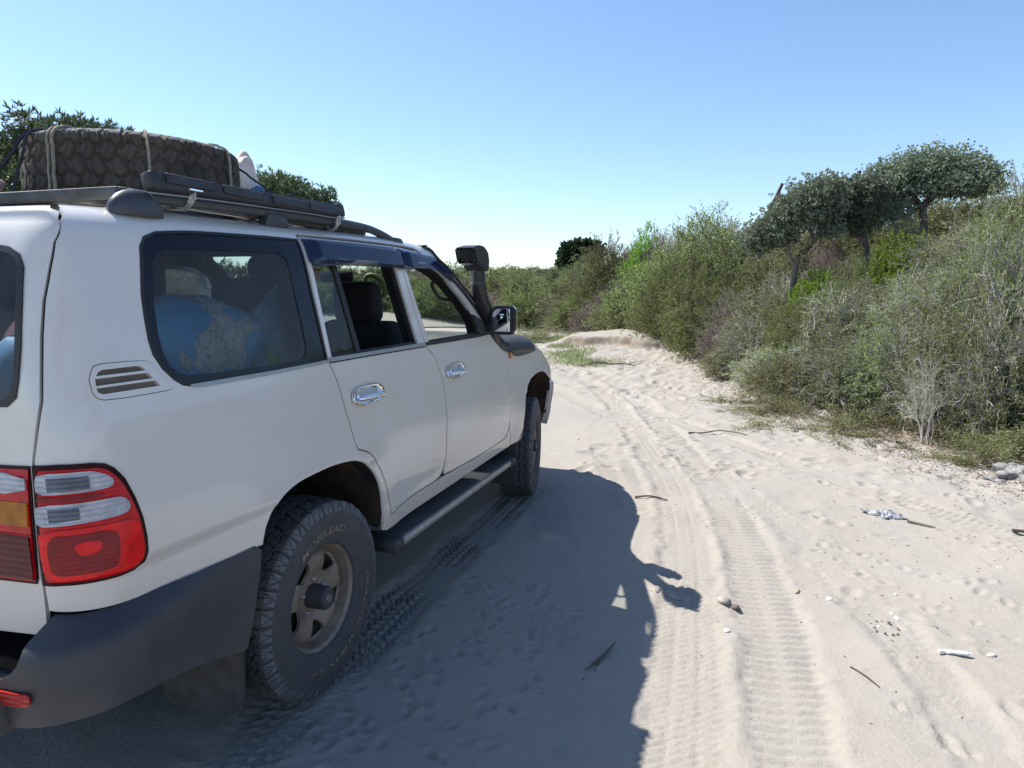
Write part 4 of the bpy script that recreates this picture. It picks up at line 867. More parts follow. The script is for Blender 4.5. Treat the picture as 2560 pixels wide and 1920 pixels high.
def build_ground():
    xs = axis(.45, 4.9, .0135, -500, 500, 1.04); ys = axis(-.9, 6.0, .0135, -300, 900, 1.022)
    xs = np.unique(np.round(np.concatenate([xs[(xs < -3.2) | (xs > .45)], np.arange(-3.2, .45, .05)]), 4)); ys = np.unique(np.round(np.concatenate([ys[(ys < 15.4) | (ys > 18)], np.arange(15.4, 18, .04)]), 4))
    X, Y = np.meshgrid(xs, ys, indexing='ij'); Z = base_h(X, Y)+detail_h(X, Y)
    n1, n2 = X.shape; i, j = np.meshgrid(np.arange(n1-1), np.arange(n2-1), indexing='ij')
    F = np.stack([i*n2+j, (i+1)*n2+j, (i+1)*n2+j+1, i*n2+j+1], -1).reshape(-1, 4)
    m = NT('sand'); co = m.co(); n1_ = m.noise(1.3, 6, .6); n2_ = m.noise(38, 5, .7); n3 = m.noise(240, 2, .5)
    c = m.mix(m.ramp(n1_, [(.35, 0.), (.7, 1.)]), (.322, .290, .248), (.300, .281, .254))
    c = m.mix(m.ramp(n2_, [(.40, .0), (.75, .35)]), c, (.235, .212, .18)); c = m.mix(m.ramp(n3, [(.62, 0.), (.72, .55)]), c, (.37, .35, .32))
    spk = m.n('ShaderNodeTexVoronoi'); spk.inputs['Scale'].default_value = 42; m.l(co, spk.inputs['Vector'])
    sp = m.math('MULTIPLY', m.ramp(spk.outputs['Distance'], [(.05, 1.), (.11, 0.)]), m.ramp(m.noise(3.5, 3), [(.45, 0.), (.6, .8)])); c = m.mix(sp, c, (.10, .075, .055))
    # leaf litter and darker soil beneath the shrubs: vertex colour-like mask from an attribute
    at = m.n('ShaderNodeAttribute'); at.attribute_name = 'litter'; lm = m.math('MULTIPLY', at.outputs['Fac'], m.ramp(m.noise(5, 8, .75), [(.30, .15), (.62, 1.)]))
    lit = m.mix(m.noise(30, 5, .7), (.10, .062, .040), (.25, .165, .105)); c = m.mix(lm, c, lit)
    yl = m.n('ShaderNodeAttribute'); yl.attribute_name = 'gully'; c = m.mix(m.math('MULTIPLY', yl.outputs['Fac'], m.ramp(m.noise(2.5, 6, .75), [(.38, .05), (.58, .9)])), c, m.mix(m.noise(9, 5), (.22, .165, .11), (.09, .055, .038)))  # darker brown on the scarp face paints in cavity shadow along with roots
    m.set(Base_Color=c, Roughness=.95); m.b.inputs['Specular IOR Level'].default_value = .15
    hh = m.math('ADD', m.math('MULTIPLY', m.noise(55, 5, .65), .9), m.math('MULTIPLY', n3, .25)); m.bump(hh, .55, .012)
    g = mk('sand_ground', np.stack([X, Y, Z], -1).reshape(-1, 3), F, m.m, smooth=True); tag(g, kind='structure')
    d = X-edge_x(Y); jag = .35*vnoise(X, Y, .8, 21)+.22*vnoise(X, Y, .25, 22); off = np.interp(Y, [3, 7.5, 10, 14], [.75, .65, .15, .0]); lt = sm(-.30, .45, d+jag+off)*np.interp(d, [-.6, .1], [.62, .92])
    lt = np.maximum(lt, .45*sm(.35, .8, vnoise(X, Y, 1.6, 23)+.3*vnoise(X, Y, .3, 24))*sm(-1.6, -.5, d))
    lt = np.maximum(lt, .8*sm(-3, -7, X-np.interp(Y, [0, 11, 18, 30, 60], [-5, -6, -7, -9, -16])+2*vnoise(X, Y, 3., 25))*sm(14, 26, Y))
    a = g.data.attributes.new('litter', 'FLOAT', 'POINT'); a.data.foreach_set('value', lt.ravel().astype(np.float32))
    gu = scarp(X, Y)[1]+.10*np.exp(-((X+.9)/1.8)**2-((Y-17.5)/1.6)**2); a = g.data.attributes.new('gully', 'FLOAT', 'POINT'); a.data.foreach_set('value', np.clip(gu, 0, 1).ravel().astype(np.float32))
    return g
build_ground()

# ================================================================= VEGETATION
def leafmat(name, c0, c1, c2, trans=.25, rough=.6, sc=1.5):
    m = NT(name); oi = m.n('ShaderNodeObjectInfo'); gi = m.n('ShaderNodeNewGeometry')
    r = m.math('ADD', m.math('MULTIPLY', gi.outputs['Random Per Island'], .55), m.math('MULTIPLY', m.noise(sc, 3), .55))
    c = m.ramp(r, [(.2, c0), (.52, c1), (.85, c2)])
    hsv = m.n('ShaderNodeHueSaturation'); m.l(c, hsv.inputs['Color']); m.l(m.math('ADD', m.math('MULTIPLY', oi.outputs['Random'], .85), .72), hsv.inputs['Value'])
    m.l(m.math('ADD', m.math('MULTIPLY', oi.outputs['Random'], .045), .478), hsv.inputs['Hue'])
    m.l(hsv.outputs[0], m.b.inputs['Base Color']); m.b.inputs['Roughness'].default_value = rough; m.b.inputs['Specular IOR Level'].default_value = .3
    if trans:
        t = m.n('ShaderNodeBsdfTranslucent'); m.l(hsv.outputs[0], t.inputs[0]); x = m.n('ShaderNodeMixShader'); x.inputs[0].default_value = trans
        m.l(m.b.outputs[0], x.inputs[1]); m.l(t.outputs[0], x.inputs[2]); m.l(x.outputs[0], m.out.inputs[0])
    return m.m
LM = {
 'olive': leafmat('olive_leaf', (.100,.112,.045), (.175,.190,.075), (.27,.28,.125), .35),
 'green': leafmat('feathery_green_leaf', (.095,.128,.036), (.185,.235,.070), (.29,.345,.125), .4),
 'bright': leafmat('bright_green_leaf', (.10,.175,.022), (.19,.30,.035), (.28,.40,.07), .4),
 'silver': leafmat('silvery_green_leaf', (.088,.112,.072), (.17,.205,.140), (.33,.37,.28), .18, .45),
 'dark': leafmat('dark_green_leaf', (.022,.040,.022), (.045,.075,.035), (.080,.120,.055), .15),
 'brown': leafmat('dry_brown_leaf', (.10,.075,.060), (.17,.125,.100), (.25,.19,.155), .1),
 'mauve': leafmat('dry_mauve_twig', (.13,.095,.095), (.20,.155,.150), (.28,.225,.215), .0, .8),
 'spiky': leafmat('spiny_green_leaf', (.050,.080,.040), (.10,.145,.065), (.19,.24,.13), .15, .5),
 'grey': leafmat('grey_dry_twig', (.22,.205,.19), (.35,.33,.31), (.52,.50,.48), .0, .8),
 'bark': leafmat('grey_brown_bark', (.05,.038,.030), (.095,.075,.060), (.16,.135,.115), .0, .9, 6),
 'grass': leafmat('pale_green_grass', (.10,.12,.045), (.19,.21,.09), (.33,.31,.18), .2),
 'rust': leafmat('rust_litter', (.085,.050,.033), (.14,.085,.055), (.23,.165,.115), .0, .9),
}
def unit(v): return v/(np.linalg.norm(v, axis=-1, keepdims=True)+1e-9)
def grow(R, P0, D, L, k, curl=.25, grav=0.0):
    n = len(P0); pts = [P0]; d = unit(D); s = (L/k)[:, None]
    for i in range(k):
        d = unit(d+R.normal(0, curl, (n, 3))+np.array([0, 0, -grav])); pts.append(pts[-1]+d*s)
    return np.stack(pts, 1)
def kids(R, Pl, m, ang, lo=.25, hi=1.0):
    n, k1, _ = Pl.shape; idx = np.repeat(np.arange(n), m); t = R.uniform(lo, hi, len(idx))*(k1-1); i = np.minimum(t.astype(int), k1-2); f = (t-i)[:, None]
    P0 = Pl[idx, i]*(1-f)+Pl[idx, i+1]*f; d = unit(Pl[idx, i+1]-Pl[idx, i]); return P0, unit(d+unit(R.normal(size=(len(idx), 3)))*ang), idx
def tubes(Pl, r0, r1, sides=3):
    n, k1, _ = Pl.shape; T = unit(np.gradient(Pl, axis=1)); up = np.where(np.abs(T[..., 2:3]) < .85, [0, 0, 1.], [1., 0, 0]); A = unit(np.cross(T, up)); B = np.cross(T, A)
    r = (np.asarray(r0).reshape(-1, 1)*np.ones((n, 1))*(1-np.linspace(0, 1, k1)[None])+np.asarray(r1).reshape(-1, 1)*np.ones((n, 1))*np.linspace(0, 1, k1)[None])[..., None]
    a = np.arange(sides)/sides*2*np.pi
    V = np.stack([Pl+r*(math.cos(q)*A+math.sin(q)*B) for q in a], 2).reshape(-1, 3)
    i, j, s = np.meshgrid(np.arange(n), np.arange(k1-1), np.arange(sides), indexing='ij'); b = (i*k1+j)*sides; s2 = (s+1) % sides
    return V, np.stack([b+s, b+s2, b+sides+s2, b+sides+s], -1).reshape(-1, 4)
def leaves(R, C, D, ln, wd, spread=1.0, n=1):
    C = np.repeat(C, n, 0); D = np.repeat(D, n, 0); m = len(C); d = unit(D+unit(R.normal(size=(m, 3)))*spread); s = unit(np.cross(d, R.normal(size=(m, 3))))
    l = (ln*R.uniform(.6, 1.3, m))[:, None]; w = (wd*R.uniform(.7, 1.3, m))[:, None]
    V = np.stack([C, C+d*l*.5+s*w, C+d*l, C+d*l*.5-s*w], 1).reshape(-1, 3); i = np.arange(m)*4
    return V, np.stack([i, i+1, i+2, i+3], 1)
def join(parts):
    Vs, Fs, o = [], [], 0
    for V, F in parts: Vs.append(V); Fs.append(F+o); o += len(V)
    return np.concatenate(Vs), np.concatenate(Fs)
def shrub_mesh(seed, style):
    """a unit shrub: about 1 m tall and 1.3 m across, base at the origin"""
    R = np.random.default_rng(seed); S_ = STY[style]
    n = S_['stems']; a = R.uniform(0, 2*np.pi, n); el = R.uniform(S_['el'][0], S_['el'][1], n); D = np.stack([np.cos(a)*np.cos(el), np.sin(a)*np.cos(el), np.sin(el)], 1)
    base = np.stack([R.normal(0, S_.get('base', .10), n), R.normal(0, S_.get('base', .10), n), np.full(n, -.05)], 1)
    stems = grow(R, base, D, R.uniform(.75, 1.25, n)*S_['len'], 7, .13, S_['grav'])
    P0, D1, _ = kids(R, stems, S_['m1'], .75, .3, 1.); b1 = grow(R, P0, D1+[0, 0, S_.get('up', .25)], R.uniform(.25, .55, len(P0))*S_['len'], 5, .2, S_['grav']*.8)
    P0, D2, _ = kids(R, b1, S_['m2'], .9, .15, 1.); b2 = grow(R, P0, D2, R.uniform(.10, .24, len(P0)), 4, .22, S_['grav']*.5)
    for b_ in (stems, b1, b2): b_[..., 2] = np.maximum(b_[..., 2], .01*R.random(b_.shape[:2]))
    w = [tubes(stems, S_['r'], S_['r']*.35), tubes(b1, S_['r']*.38, S_['r']*.14), tubes(b2, S_['r']*.17, S_['r']*.09)]
    if S_.get('m3'):
        P0, D3, _ = kids(R, b2, S_['m3'], .9, .1, 1.); b3 = grow(R, P0, D3, R.uniform(.05, .13, len(P0)), 2, .2); w.append(tubes(b3, S_['r']*.10, S_['r']*.05)); b2l = b3
    else: b2l = b2
    wood = join(w); parts = [wood]
    if S_['lv']:
        t = S_['lv']; q = b2l.reshape(-1, 3) if t >= 1 else b2l.reshape(-1, 3)[R.random(b2l.shape[0]*b2l.shape[1]) < t]
        dd = unit(np.gradient(b2l, axis=1).reshape(-1, 3)); dd = dd if t >= 1 else dd[:len(q)]
        q = q+R.normal(0, .012, q.shape); parts.append(leaves(R, q, dd, S_['ls'][0], S_['ls'][1], .9, max(1, int(t))))
    return parts
def dome_mesh(seed, s):
    R = np.random.default_rng(seed); n = s['n']; d = unit(R.normal(size=(n, 3))+[0, 0, .25]); d[:, 2] = np.abs(d[:, 2])*1.0; d = unit(d)
    K = R.normal(size=(9, 3))*2.6; ph = R.uniform(0, 6.28, 9); lump_ = 1+.13*np.sin(d@K.T+ph).sum(1)/1.6
    r = (R.uniform(.08, 1, n)**.42)*lump_; C = d*r[:, None]*[.62, .62, .78]; C[:, 2] += R.uniform(0, .10, n)
    base = np.stack([R.normal(0, .07, n), R.normal(0, .07, n), np.full(n, -.05)], 1); k = R.random(n) < s['st']; mid = C[k]*[.45, .45, .6]+R.normal(0, .03, (k.sum(), 3))
    stems = np.stack([base[k], (base[k]+mid)*.5+R.normal(0, .015, mid.shape), mid, (mid+C[k])*.5+R.normal(0, .02, mid.shape), C[k]], 1)
    D = unit(d*[1, 1, .8]+[0, 0, s['up']]+R.normal(0, .35, (n, 3))); L = R.uniform(.6, 1.3, n)*s['L']; sp = grow(R, C, D, L, 5, .16, s['droop'])
    P0, D2, _ = kids(R, sp, s['m'], .8, .1, 1.); tw = grow(R, P0, D2, R.uniform(.5, 1.2, len(P0))*s['L']*.38, 3, .2, .03)
    wood = join([tubes(stems, s['r'], s['r']*.4), tubes(sp, s['r']*.30, s['r']*.12), tubes(tw, s['r']*.15, s['r']*.08)]); parts = [wood]
    if s['lv']:
        q = tw[:, 1:].reshape(-1, 3); dd = unit(np.gradient(tw, axis=1)[:, 1:].reshape(-1, 3)); m_ = R.random(len(q)) < min(1, s['lv']); q, dd = q[m_], dd[m_]
        parts.append(leaves(R, q+R.normal(0, .006, q.shape), dd, s['ls'][0], s['ls'][1], .85, max(1, int(s['lv']))))
    return parts
STY = {
 'feather': dict(n=900, st=.14, L=.20, up=.55, droop=.10, m=7, r=.010, lv=2, ls=(.026, .0042), wood='olive_wood', leaf='green'),
 'olive':   dict(n=850, st=.16, L=.17, up=.4, droop=.08, m=7, r=.010, lv=2, ls=(.024, .0055), wood='bark', leaf='olive'),
 'leafy':   dict(n=800, st=.14, L=.13, up=.3, droop=.03, m=7, r=.009, lv=2, ls=(.026, .009), wood='bark', leaf='bright'),
 'greytwig': dict(n=560, st=.45, L=.30, up=.35, droop=.12, m=7, r=.0135, lv=2, ls=(.024, .0055), wood='grey', leaf='olive'),
 'greyleaf': dict(n=650, st=.35, L=.25, up=.35, droop=.12, m=6, r=.0125, lv=2, ls=(.025, .0055), wood='grey', leaf='green'),
 'mauve':   dict(n=1000, st=.2, L=.20, up=.4, droop=.03, m=9, r=.011, lv=.5, ls=(.020, .003), wood='mauve', leaf='mauve'),
 'brown':   dict(n=850, st=.25, L=.20, up=.4, droop=.06, m=7, r=.010, lv=1, ls=(.024, .006), wood='mauve', leaf='brown'),
 'thin':    dict(stems=9, el=(.95, 1.5), len=1.1, grav=.03, m1=9, m2=9, r=.009, lv=.7, ls=(.025, .006), wood='grey', leaf='olive', base=.06),
 'dark':    dict(n=800, st=.15, L=.14, up=.3, droop=.04, m=7, r=.010, lv=2, ls=(.030, .011), wood='bark', leaf='dark'),
 'low':     dict(stems=26, el=(.1, .9), len=.8, grav=.06, m1=8, m2=7, r=.007, lv=2, ls=(.03, .007), wood='bark', leaf='olive', base=.3),
}
LM['olive_wood'] = LM['bark']
SM = {}
def shrub_data(style, k):
    if (style, k) not in SM:
        s = STY[style]; pr = dome_mesh(hash_(style)+k*17, s) if 'n' in s else shrub_mesh(hash_(style)+k*17, style)
        wd = mk('branches', pr[0][0], pr[0][1], LM[s['wood']], link=False)
        lf = mk('foliage', pr[1][0], pr[1][1], LM[s['leaf']], link=False) if len(pr) > 1 else None
        SM[(style, k)] = (wd, lf)
    return SM[(style, k)]
def hash_(s): return sum(ord(c)*(i+3) for i, c in enumerate(s)) % 9973
RV = random.Random(5)
def shrub(style, x, y, h, w, label, group=None, name='shrub', cat='shrub', z=None, k=None):
    wd, lf = shrub_data(style, RV.randrange(3) if k is None else k); z = float(H(x, y))-.04 if z is None else z
    t = empty(name, (x, y, z), label, cat, group, RV.uniform(0, 6.28)); t.scale = (w/1.3, w/1.3, h)
    ob('branches', wd, t)
    if lf: ob('foliage', lf, t)
    return t
SHR = [
('olive',-4.74,26.94,2.25,2.10,'rounded olive shrub at the far tip of the dune, left of the mauve bush'),
('mauve',-3.94,26.11,2.28,1.81,'leafless mauve bush on the far dune tip'),
('feather',-3.21,25.24,2.66,2.57,'yellow green feathery bush beside the far dark tree'),
('olive',-2.43,24.37,3.10,2.99,'tall olive bush on the far dune crest below the bright green one'),
('brown',-1.95,24.96,2.85,1.98,'brown dry bush on the crest left of the bright green one'),
('leafy',-1.31,23.55,2.99,1.54,'small vivid green bush alone on the far crest'),
('mauve',-0.78,24.12,2.83,2.14,'wispy grey leafless bush on the crest right of the vivid green one'),
('brown',0.04,22.70,2.79,1.89,'brownish wispy bush on the crest left of the largest feathery shrub'),
('feather',1.25,18.79,3.11,3.93,'largest feathery green shrub, standing tall on the middle of the dune crest'),
('greytwig',2.05,21.82,2.63,2.88,'grey bare twiggy bush rising behind the largest feathery shrub'),
('olive',2.81,20.82,2.27,2.23,'dull olive shrub on the crest below the leaning bare pole'),
('feather',-3.58,24.14,1.36,2.58,'feathery shrub nearest the gap in the dunes, right of the road'),
('brown',-2.47,21.82,1.54,1.97,'brown scraggly shrub hanging over the sandy gully bank'),
('mauve',-1.91,21.93,2.19,1.61,'domed mauve dry bush halfway up the far slope'),
('feather',-0.61,20.62,2.29,2.49,'light green feathery shrub on the slope below the vivid green bush'),
('olive',-0.86,20.07,1.58,2.45,'dark olive shrub overhanging the eroded gully'),
('feather',0.78,16.75,2.15,2.17,'green shrub on the slope left of and below the largest feathery one'),
('dark',2.31,15.82,2.33,1.88,'darkest green shrub on the slope, left of the forked tree'),
('olive',0.42,17.72,1.17,1.87,'olive shrub with brown base over the yellow sand ledge'),
('feather',1.68,14.30,2.09,2.22,'arching pale feathery shrub spilling onto the sand past the yellow ledge'),
('greytwig',2.24,12.82,1.50,1.21,'silvery bare twig bush in front of the pale arching shrub'),
('brown',2.05,12.42,1.32,0.98,'upright brown stemmed bush at the sand edge below the silvery twigs'),
('olive',2.75,14.32,2.06,1.88,'olive shrub behind the left forked trunk'),
('greytwig',3.29,12.80,1.69,1.33,'grey twig bush around the foot of the forked tree'),
('leafy',3.70,11.06,1.63,1.16,'fresh green shrub between the forked tree and the leaning trunk'),
('leafy',4.86,10.60,1.56,1.32,'vivid green mounded shrub below the largest tree crown'),
('feather',4.22,10.50,1.28,1.17,'green shrub in front of the leaning dark trunk'),
('greytwig',5.57,10.45,1.00,1.44,'bare grey thicket right of the vivid mounded shrub'),
('greytwig',5.83,9.86,1.31,1.27,'tall bare grey bush below the right end of the tree crown'),
('olive',5.89,8.80,1.61,1.28,'high olive bush on the crest at the right picture edge'),
('greytwig',6.32,9.71,1.70,0.80,'leafless branches standing highest at the right picture edge'),
('greytwig',5.19,11.96,1.45,0.82,'leafless grey bush tangled round the trunk of the largest tree'),
('mauve',4.02,12.34,1.81,1.16,'dry pinkish bush in the gap between the forked tree and leaning trunk'),
('olive',3.03,10.81,1.37,1.65,'broad olive shrub in the middle of the slope below the forked tree'),
('greytwig',2.71,10.42,1.29,1.31,'pale twiggy bush left of the broad olive shrub'),
('feather',3.47,9.68,1.26,1.44,'soft green shrub in the middle of the slope below the fresh green one'),
('greyleaf',3.93,9.13,1.31,1.43,'grey green tangled shrub below the leaning dark trunk'),
('greytwig',4.31,8.77,1.41,1.43,'silver branched shrub below the vivid mounded shrub'),
('greyleaf',4.67,8.39,1.38,1.43,'grey leafy shrub two rows above the thin stemmed sapling'),
('greytwig',5.01,8.01,1.41,1.42,'wide silver twig shrub on the upper right slope'),
('greyleaf',5.32,7.61,1.65,1.40,'grey olive shrub high on the right slope'),
('greytwig',5.53,7.24,1.85,1.21,'silver twig shrub cut by the right picture edge'),
('olive',2.45,10.52,0.62,1.33,'spreading olive shrub at the sand edge right of the brown stemmed bush'),
('greyleaf',3.07,9.11,0.75,1.35,'tangled grey green shrub over the yellow green ground plants'),
('olive',3.51,8.27,0.83,1.44,'olive shrub in the front rank above the dark branch tangle'),
('greytwig',3.91,7.82,0.98,1.36,'silver twig shrub in the front rank left of the thin stemmed sapling'),
('greyleaf',4.26,7.36,1.08,1.33,'grey green shrub directly behind the short stump'),
('greytwig',4.57,6.98,1.22,1.20,'pale twig shrub directly behind the thin stemmed sapling'),
('olive',4.86,6.70,1.28,1.20,'olive shrub in the front rank right of the thin stemmed sapling'),
('greyleaf',5.12,6.32,1.47,1.24,'grey leafy shrub in the front rank at the right picture edge'),
('thin',4.37,5.95,0.79,0.63,'thin stemmed sapling standing out in front over the rusty litter'),
('low',3.55,6.76,0.41,1.14,'low sprawling bush at the sand edge above the small dark log'),
('low',3.03,7.91,0.40,1.14,'low bush with yellow green leaves nearest the footprints'),
('thin',4.85,6.03,0.76,0.67,'slim grey sapling in the clearing right of the first one'),
('low',4.98,5.57,0.50,0.96,'low weedy bush above the coral rock'),
('low',4.00,6.44,0.43,0.90,'low weedy bush left of the short stump'),
('olive',-12.20,29.60,2.57,3.91,'olive bush far across the sand, left of the snorkel'),
('dark',-10.65,29.19,2.71,3.47,'dark bush far off directly behind the snorkel'),
('feather',-9.22,28.68,2.70,4.83,'feathery green bush far off above the wing mirror'),
('olive',-7.93,28.09,2.64,3.75,'grey olive bush far off above the thin white post'),
('dark',-6.31,27.55,2.24,3.09,'dark rounded bush under the dead branches'),
('feather',-6.50,25.40,1.93,2.68,'green bush in front of the dark rounded one across the sand'),
('brown',-5.62,27.75,1.77,1.60,'brown bush left of the gap where the road bends'),
('low',-3.46,18.49,0.69,2.38,'sparse low bush in the sand ahead of the bonnet')]
for a in SHR: shrub(*a[:5], a[5], a[6] if len(a) > 6 else None)
# ---- undergrowth that reads as one mass: geometry nodes scatter of the same shrubs
def scatter(name, pts, scl, styles, kind='stuff', extra=None):
    src = bpy.data.collections.new(name+'_source'); objs = []
    for st in styles:
        for k in range(2):
            wd, lf = shrub_data(st, k); parts = []
            for me in (wd, lf):
                if me:
                    V = np.empty(len(me.vertices)*3, np.float32); me.vertices.foreach_get('co', V); Fv = np.empty(len(me.loops), np.int32); me.loops.foreach_get('vertex_index', Fv)
                    parts.append((V.reshape(-1, 3), Fv.reshape(-1, 4), me.materials[0]))
            V, F = join([(p[0], p[1]) for p in parts]); me = mk('clump', V, F, parts[0][2], link=False)
            if len(parts) > 1:
                me.materials.append(parts[1][2]); mi = np.zeros(len(F), np.int32); mi[len(parts[0][1]):] = 1; me.polygons.foreach_set('material_index', mi)
            o = bpy.data.objects.new('clump', me); src.objects.link(o); objs.append(o)
    me = bpy.data.meshes.new(name); me.from_pydata([tuple(p) for p in pts], [], []); o = ob(name, me)
    a = me.attributes.new('scl', 'FLOAT_VECTOR', 'POINT'); a.data.foreach_set('vector', np.asarray(scl, np.float32).ravel())
    ng = bpy.data.node_groups.new(name, 'GeometryNodeTree'); ng.interface.new_socket('Geometry', in_out='INPUT', socket_type='NodeSocketGeometry'); ng.interface.new_socket('Geometry', in_out='OUTPUT', socket_type='NodeSocketGeometry')
    N = ng.nodes; i = N.new('NodeGroupInput'); u = N.new('NodeGroupOutput'); ip = N.new('GeometryNodeInstanceOnPoints'); ci = N.new('GeometryNodeCollectionInfo'); ci.inputs['Collection'].default_value = src
    ci.inputs['Separate Children'].default_value = True; ci.inputs['Reset Children'].default_value = True; ip.inputs['Pick Instance'].default_value = True
    at = N.new('GeometryNodeInputNamedAttribute'); at.data_type = 'FLOAT_VECTOR'; at.inputs[0].default_value = 'scl'
    rr = N.new('FunctionNodeRandomValue'); rr.data_type = 'FLOAT_VECTOR'; rr.inputs[0].default_value = (-.12, -.12, 0); rr.inputs[1].default_value = (.12, .12, 6.28)
    L = ng.links.new; L(i.outputs[0], ip.inputs['Points']); L(ci.outputs[0], ip.inputs['Instance']); L(at.outputs['Attribute'], ip.inputs['Scale']); L(rr.outputs[0], ip.inputs['Rotation']); L(ip.outputs[0], u.inputs[0])
    md = o.modifiers.new('scatter', 'NODES'); md.node_group = ng
    return o
R = np.random.default_rng(77)
def pick(n, y0, y1, d0, d1, h, w, seed):
    R = np.random.default_rng(seed); y = R.uniform(y0, y1, n); x = edge_x(y)+R.uniform(d0, d1, n)**1.0; z = H(x, y)-.05; s = R.uniform(.75, 1.25, n)
    return np.stack([x, y, z], 1), np.stack([w*s/1.3, w*s/1.3, h*s*R.uniform(.8, 1.2, n)], 1)
p, s = pick(330, 3.0, 19, .5, 9, .50, 1.25, 1); o = scatter('undergrowth', p, s, ['greyleaf', 'olive', 'greytwig', 'low', 'feather'])
tag(o, 'tangled grey and olive undergrowth covering the dune slope between the shrubs', 'undergrowth', kind='stuff')
p, s = pick(420, 15, 45, .3, 13, 1.35, 2.3, 2); o = scatter('dune_scrub', p, s, ['olive', 'feather', 'olive', 'greyleaf', 'brown'])
tag(o, 'mixed olive and brown scrub covering the far end of the dune', 'scrub', kind='stuff')
R = np.random.default_rng(4)
n = 420; ang = R.uniform(math.radians(-62), math.radians(-8.5), n); dist = R.uniform(30, 60, n); x = CAMP[0]+np.sin(ang)*dist; y = CAMP[1]+np.cos(ang)*dist; z = H(x, y)-.05; sc_ = R.uniform(.8, 1.3, n)
o = scatter('far_scrub', np.stack([x, y, z], 1), np.stack([2.6*sc_/1.3, 2.6*sc_/1.3, 1.6*sc_], 1), ['olive', 'dark', 'feather', 'brown']); tag(o, 'distant belt of scrub beyond the open sand, seen past and through the car', 'scrub', kind='stuff')
p, s = pick(150, 1.5, 12, -.15, 1.6, .16, .45, 6); o = scatter('edge_plants', p, s, ['brown', 'low', 'brown']); tag(o, 'low dry plants creeping over the litter at the edge of the sand', 'ground cover', kind='stuff')

# ---- trees
def tube_limbs(list_, sides=8):
    V, F, o = [], [], 0
    for pts, r0, r1 in list_:
        c = curve(pts, 5); c = c+np.random.default_rng(int(abs(c[0][0])*100)).normal(0, .006, c.shape); v, f = tubes(c[None], r0, r1, sides); V.append(v); F.append(f+o); o += len(v)
    return np.concatenate(V), np.concatenate(F)
def wind_tree(label, base, limbs, lobes, seed, n, leaf='silver', ls=(.046, .011), twig=True, group=None, rosette=6, name='windswept_tree', thin=0):
    R = np.random.default_rng(seed); b = np.array(base, float); t = empty(name, tuple(b), label, 'tree', group)
    V, F = tube_limbs(limbs); mk('trunk', V-b, F, LM['bark'], t, True)
    C = []; N_ = []
    vol = np.array([l[3]*l[4]*l[5] for l in lobes])**.67; cnt = (n*vol/vol.sum()).astype(int)
    for (cx, cy, cz, rx, ry, rz), c in zip(lobes, cnt):
        d = unit(R.normal(size=(c, 3))); r = R.uniform(.30, 1.08, (c, 1))**.6; bump_ = 1+.20*np.sin(d[:, :1]*9+cx*7)+.18*np.sin(d[:, 1:2]*11+cy*5)+.16*np.sin(d[:, 2:]*13+cx)+.05*R.normal(size=(c, 1))
        q = np.array([cx, cy, cz])+d*r*bump_*[rx, ry, rz]; C.append(q); N_.append(d)
    C = np.concatenate(C); N_ = np.concatenate(N_)
    # feed twigs from the nearest limb point
    LP = np.concatenate([curve(l[0], 6) for l in limbs]); lp = LP[len(LP)//4:]
    sel = R.choice(len(C), min(len(C), 420), replace=False); tgt = C[sel]; D2 = ((tgt[:, None]-lp[None])**2).sum(-1)+R.uniform(0, .08, (len(tgt), len(lp))); src_ = lp[D2.argmin(1)]
    mid = (src_+tgt)/2+R.normal(0, .07, tgt.shape); Pl = np.stack([src_, (src_+mid)/2+R.normal(0, .02, tgt.shape), mid, (mid+tgt)/2+R.normal(0, .02, tgt.shape), tgt], 1)
    v1, f1 = tubes(Pl, .016, .004); mk('limbs', v1-b, f1, LM['bark'], t, True)
    v, f = leaves(R, C, N_+[0, 0, .35], ls[0], ls[1], .95, rosette); mk('crown', v-b, f, LM[leaf], t)
    return t
wind_tree('largest windswept tree with silver green crown reaching right against the sky',(5.59,12.49,1.96),[([(5.59,12.49,1.86),(5.55,12.50,3.04),(5.45,12.52,3.29),(5.25,12.56,3.52)],0.075,0.045),([(5.45,12.52,3.29),(5.03,12.60,3.49),(4.67,12.35,3.51)],0.060,0.020),([(5.50,12.51,3.22),(5.80,12.65,3.59),(6.02,12.70,3.80)],0.070,0.020),([(5.63,12.49,3.41),(6.04,12.39,3.51),(6.37,12.31,3.60)],0.045,0.015),([(5.25,12.56,3.52),(5.27,12.56,3.81)],0.050,0.020)],[(4.91,12.62,3.63,0.44,0.57,0.35),(5.28,12.66,3.89,0.50,0.60,0.38),(5.70,12.67,4.00,0.52,0.62,0.37),(6.13,12.57,3.87,0.48,0.58,0.33),(6.41,12.29,3.68,0.31,0.37,0.26),(4.65,12.46,3.48,0.33,0.36,0.27),(6.53,12.26,3.55,0.17,0.17,0.12),(5.01,12.61,3.32,0.29,0.29,0.24),(4.77,12.64,3.89,0.27,0.27,0.22),(6.06,12.38,3.63,0.52,0.52,0.17),(5.20,12.57,3.18,0.27,0.27,0.20),(5.76,12.46,3.53,0.44,0.44,0.16),(6.31,12.32,3.48,0.43,0.43,0.10),(4.84,12.43,3.09,0.31,0.31,0.22)],11,13000)
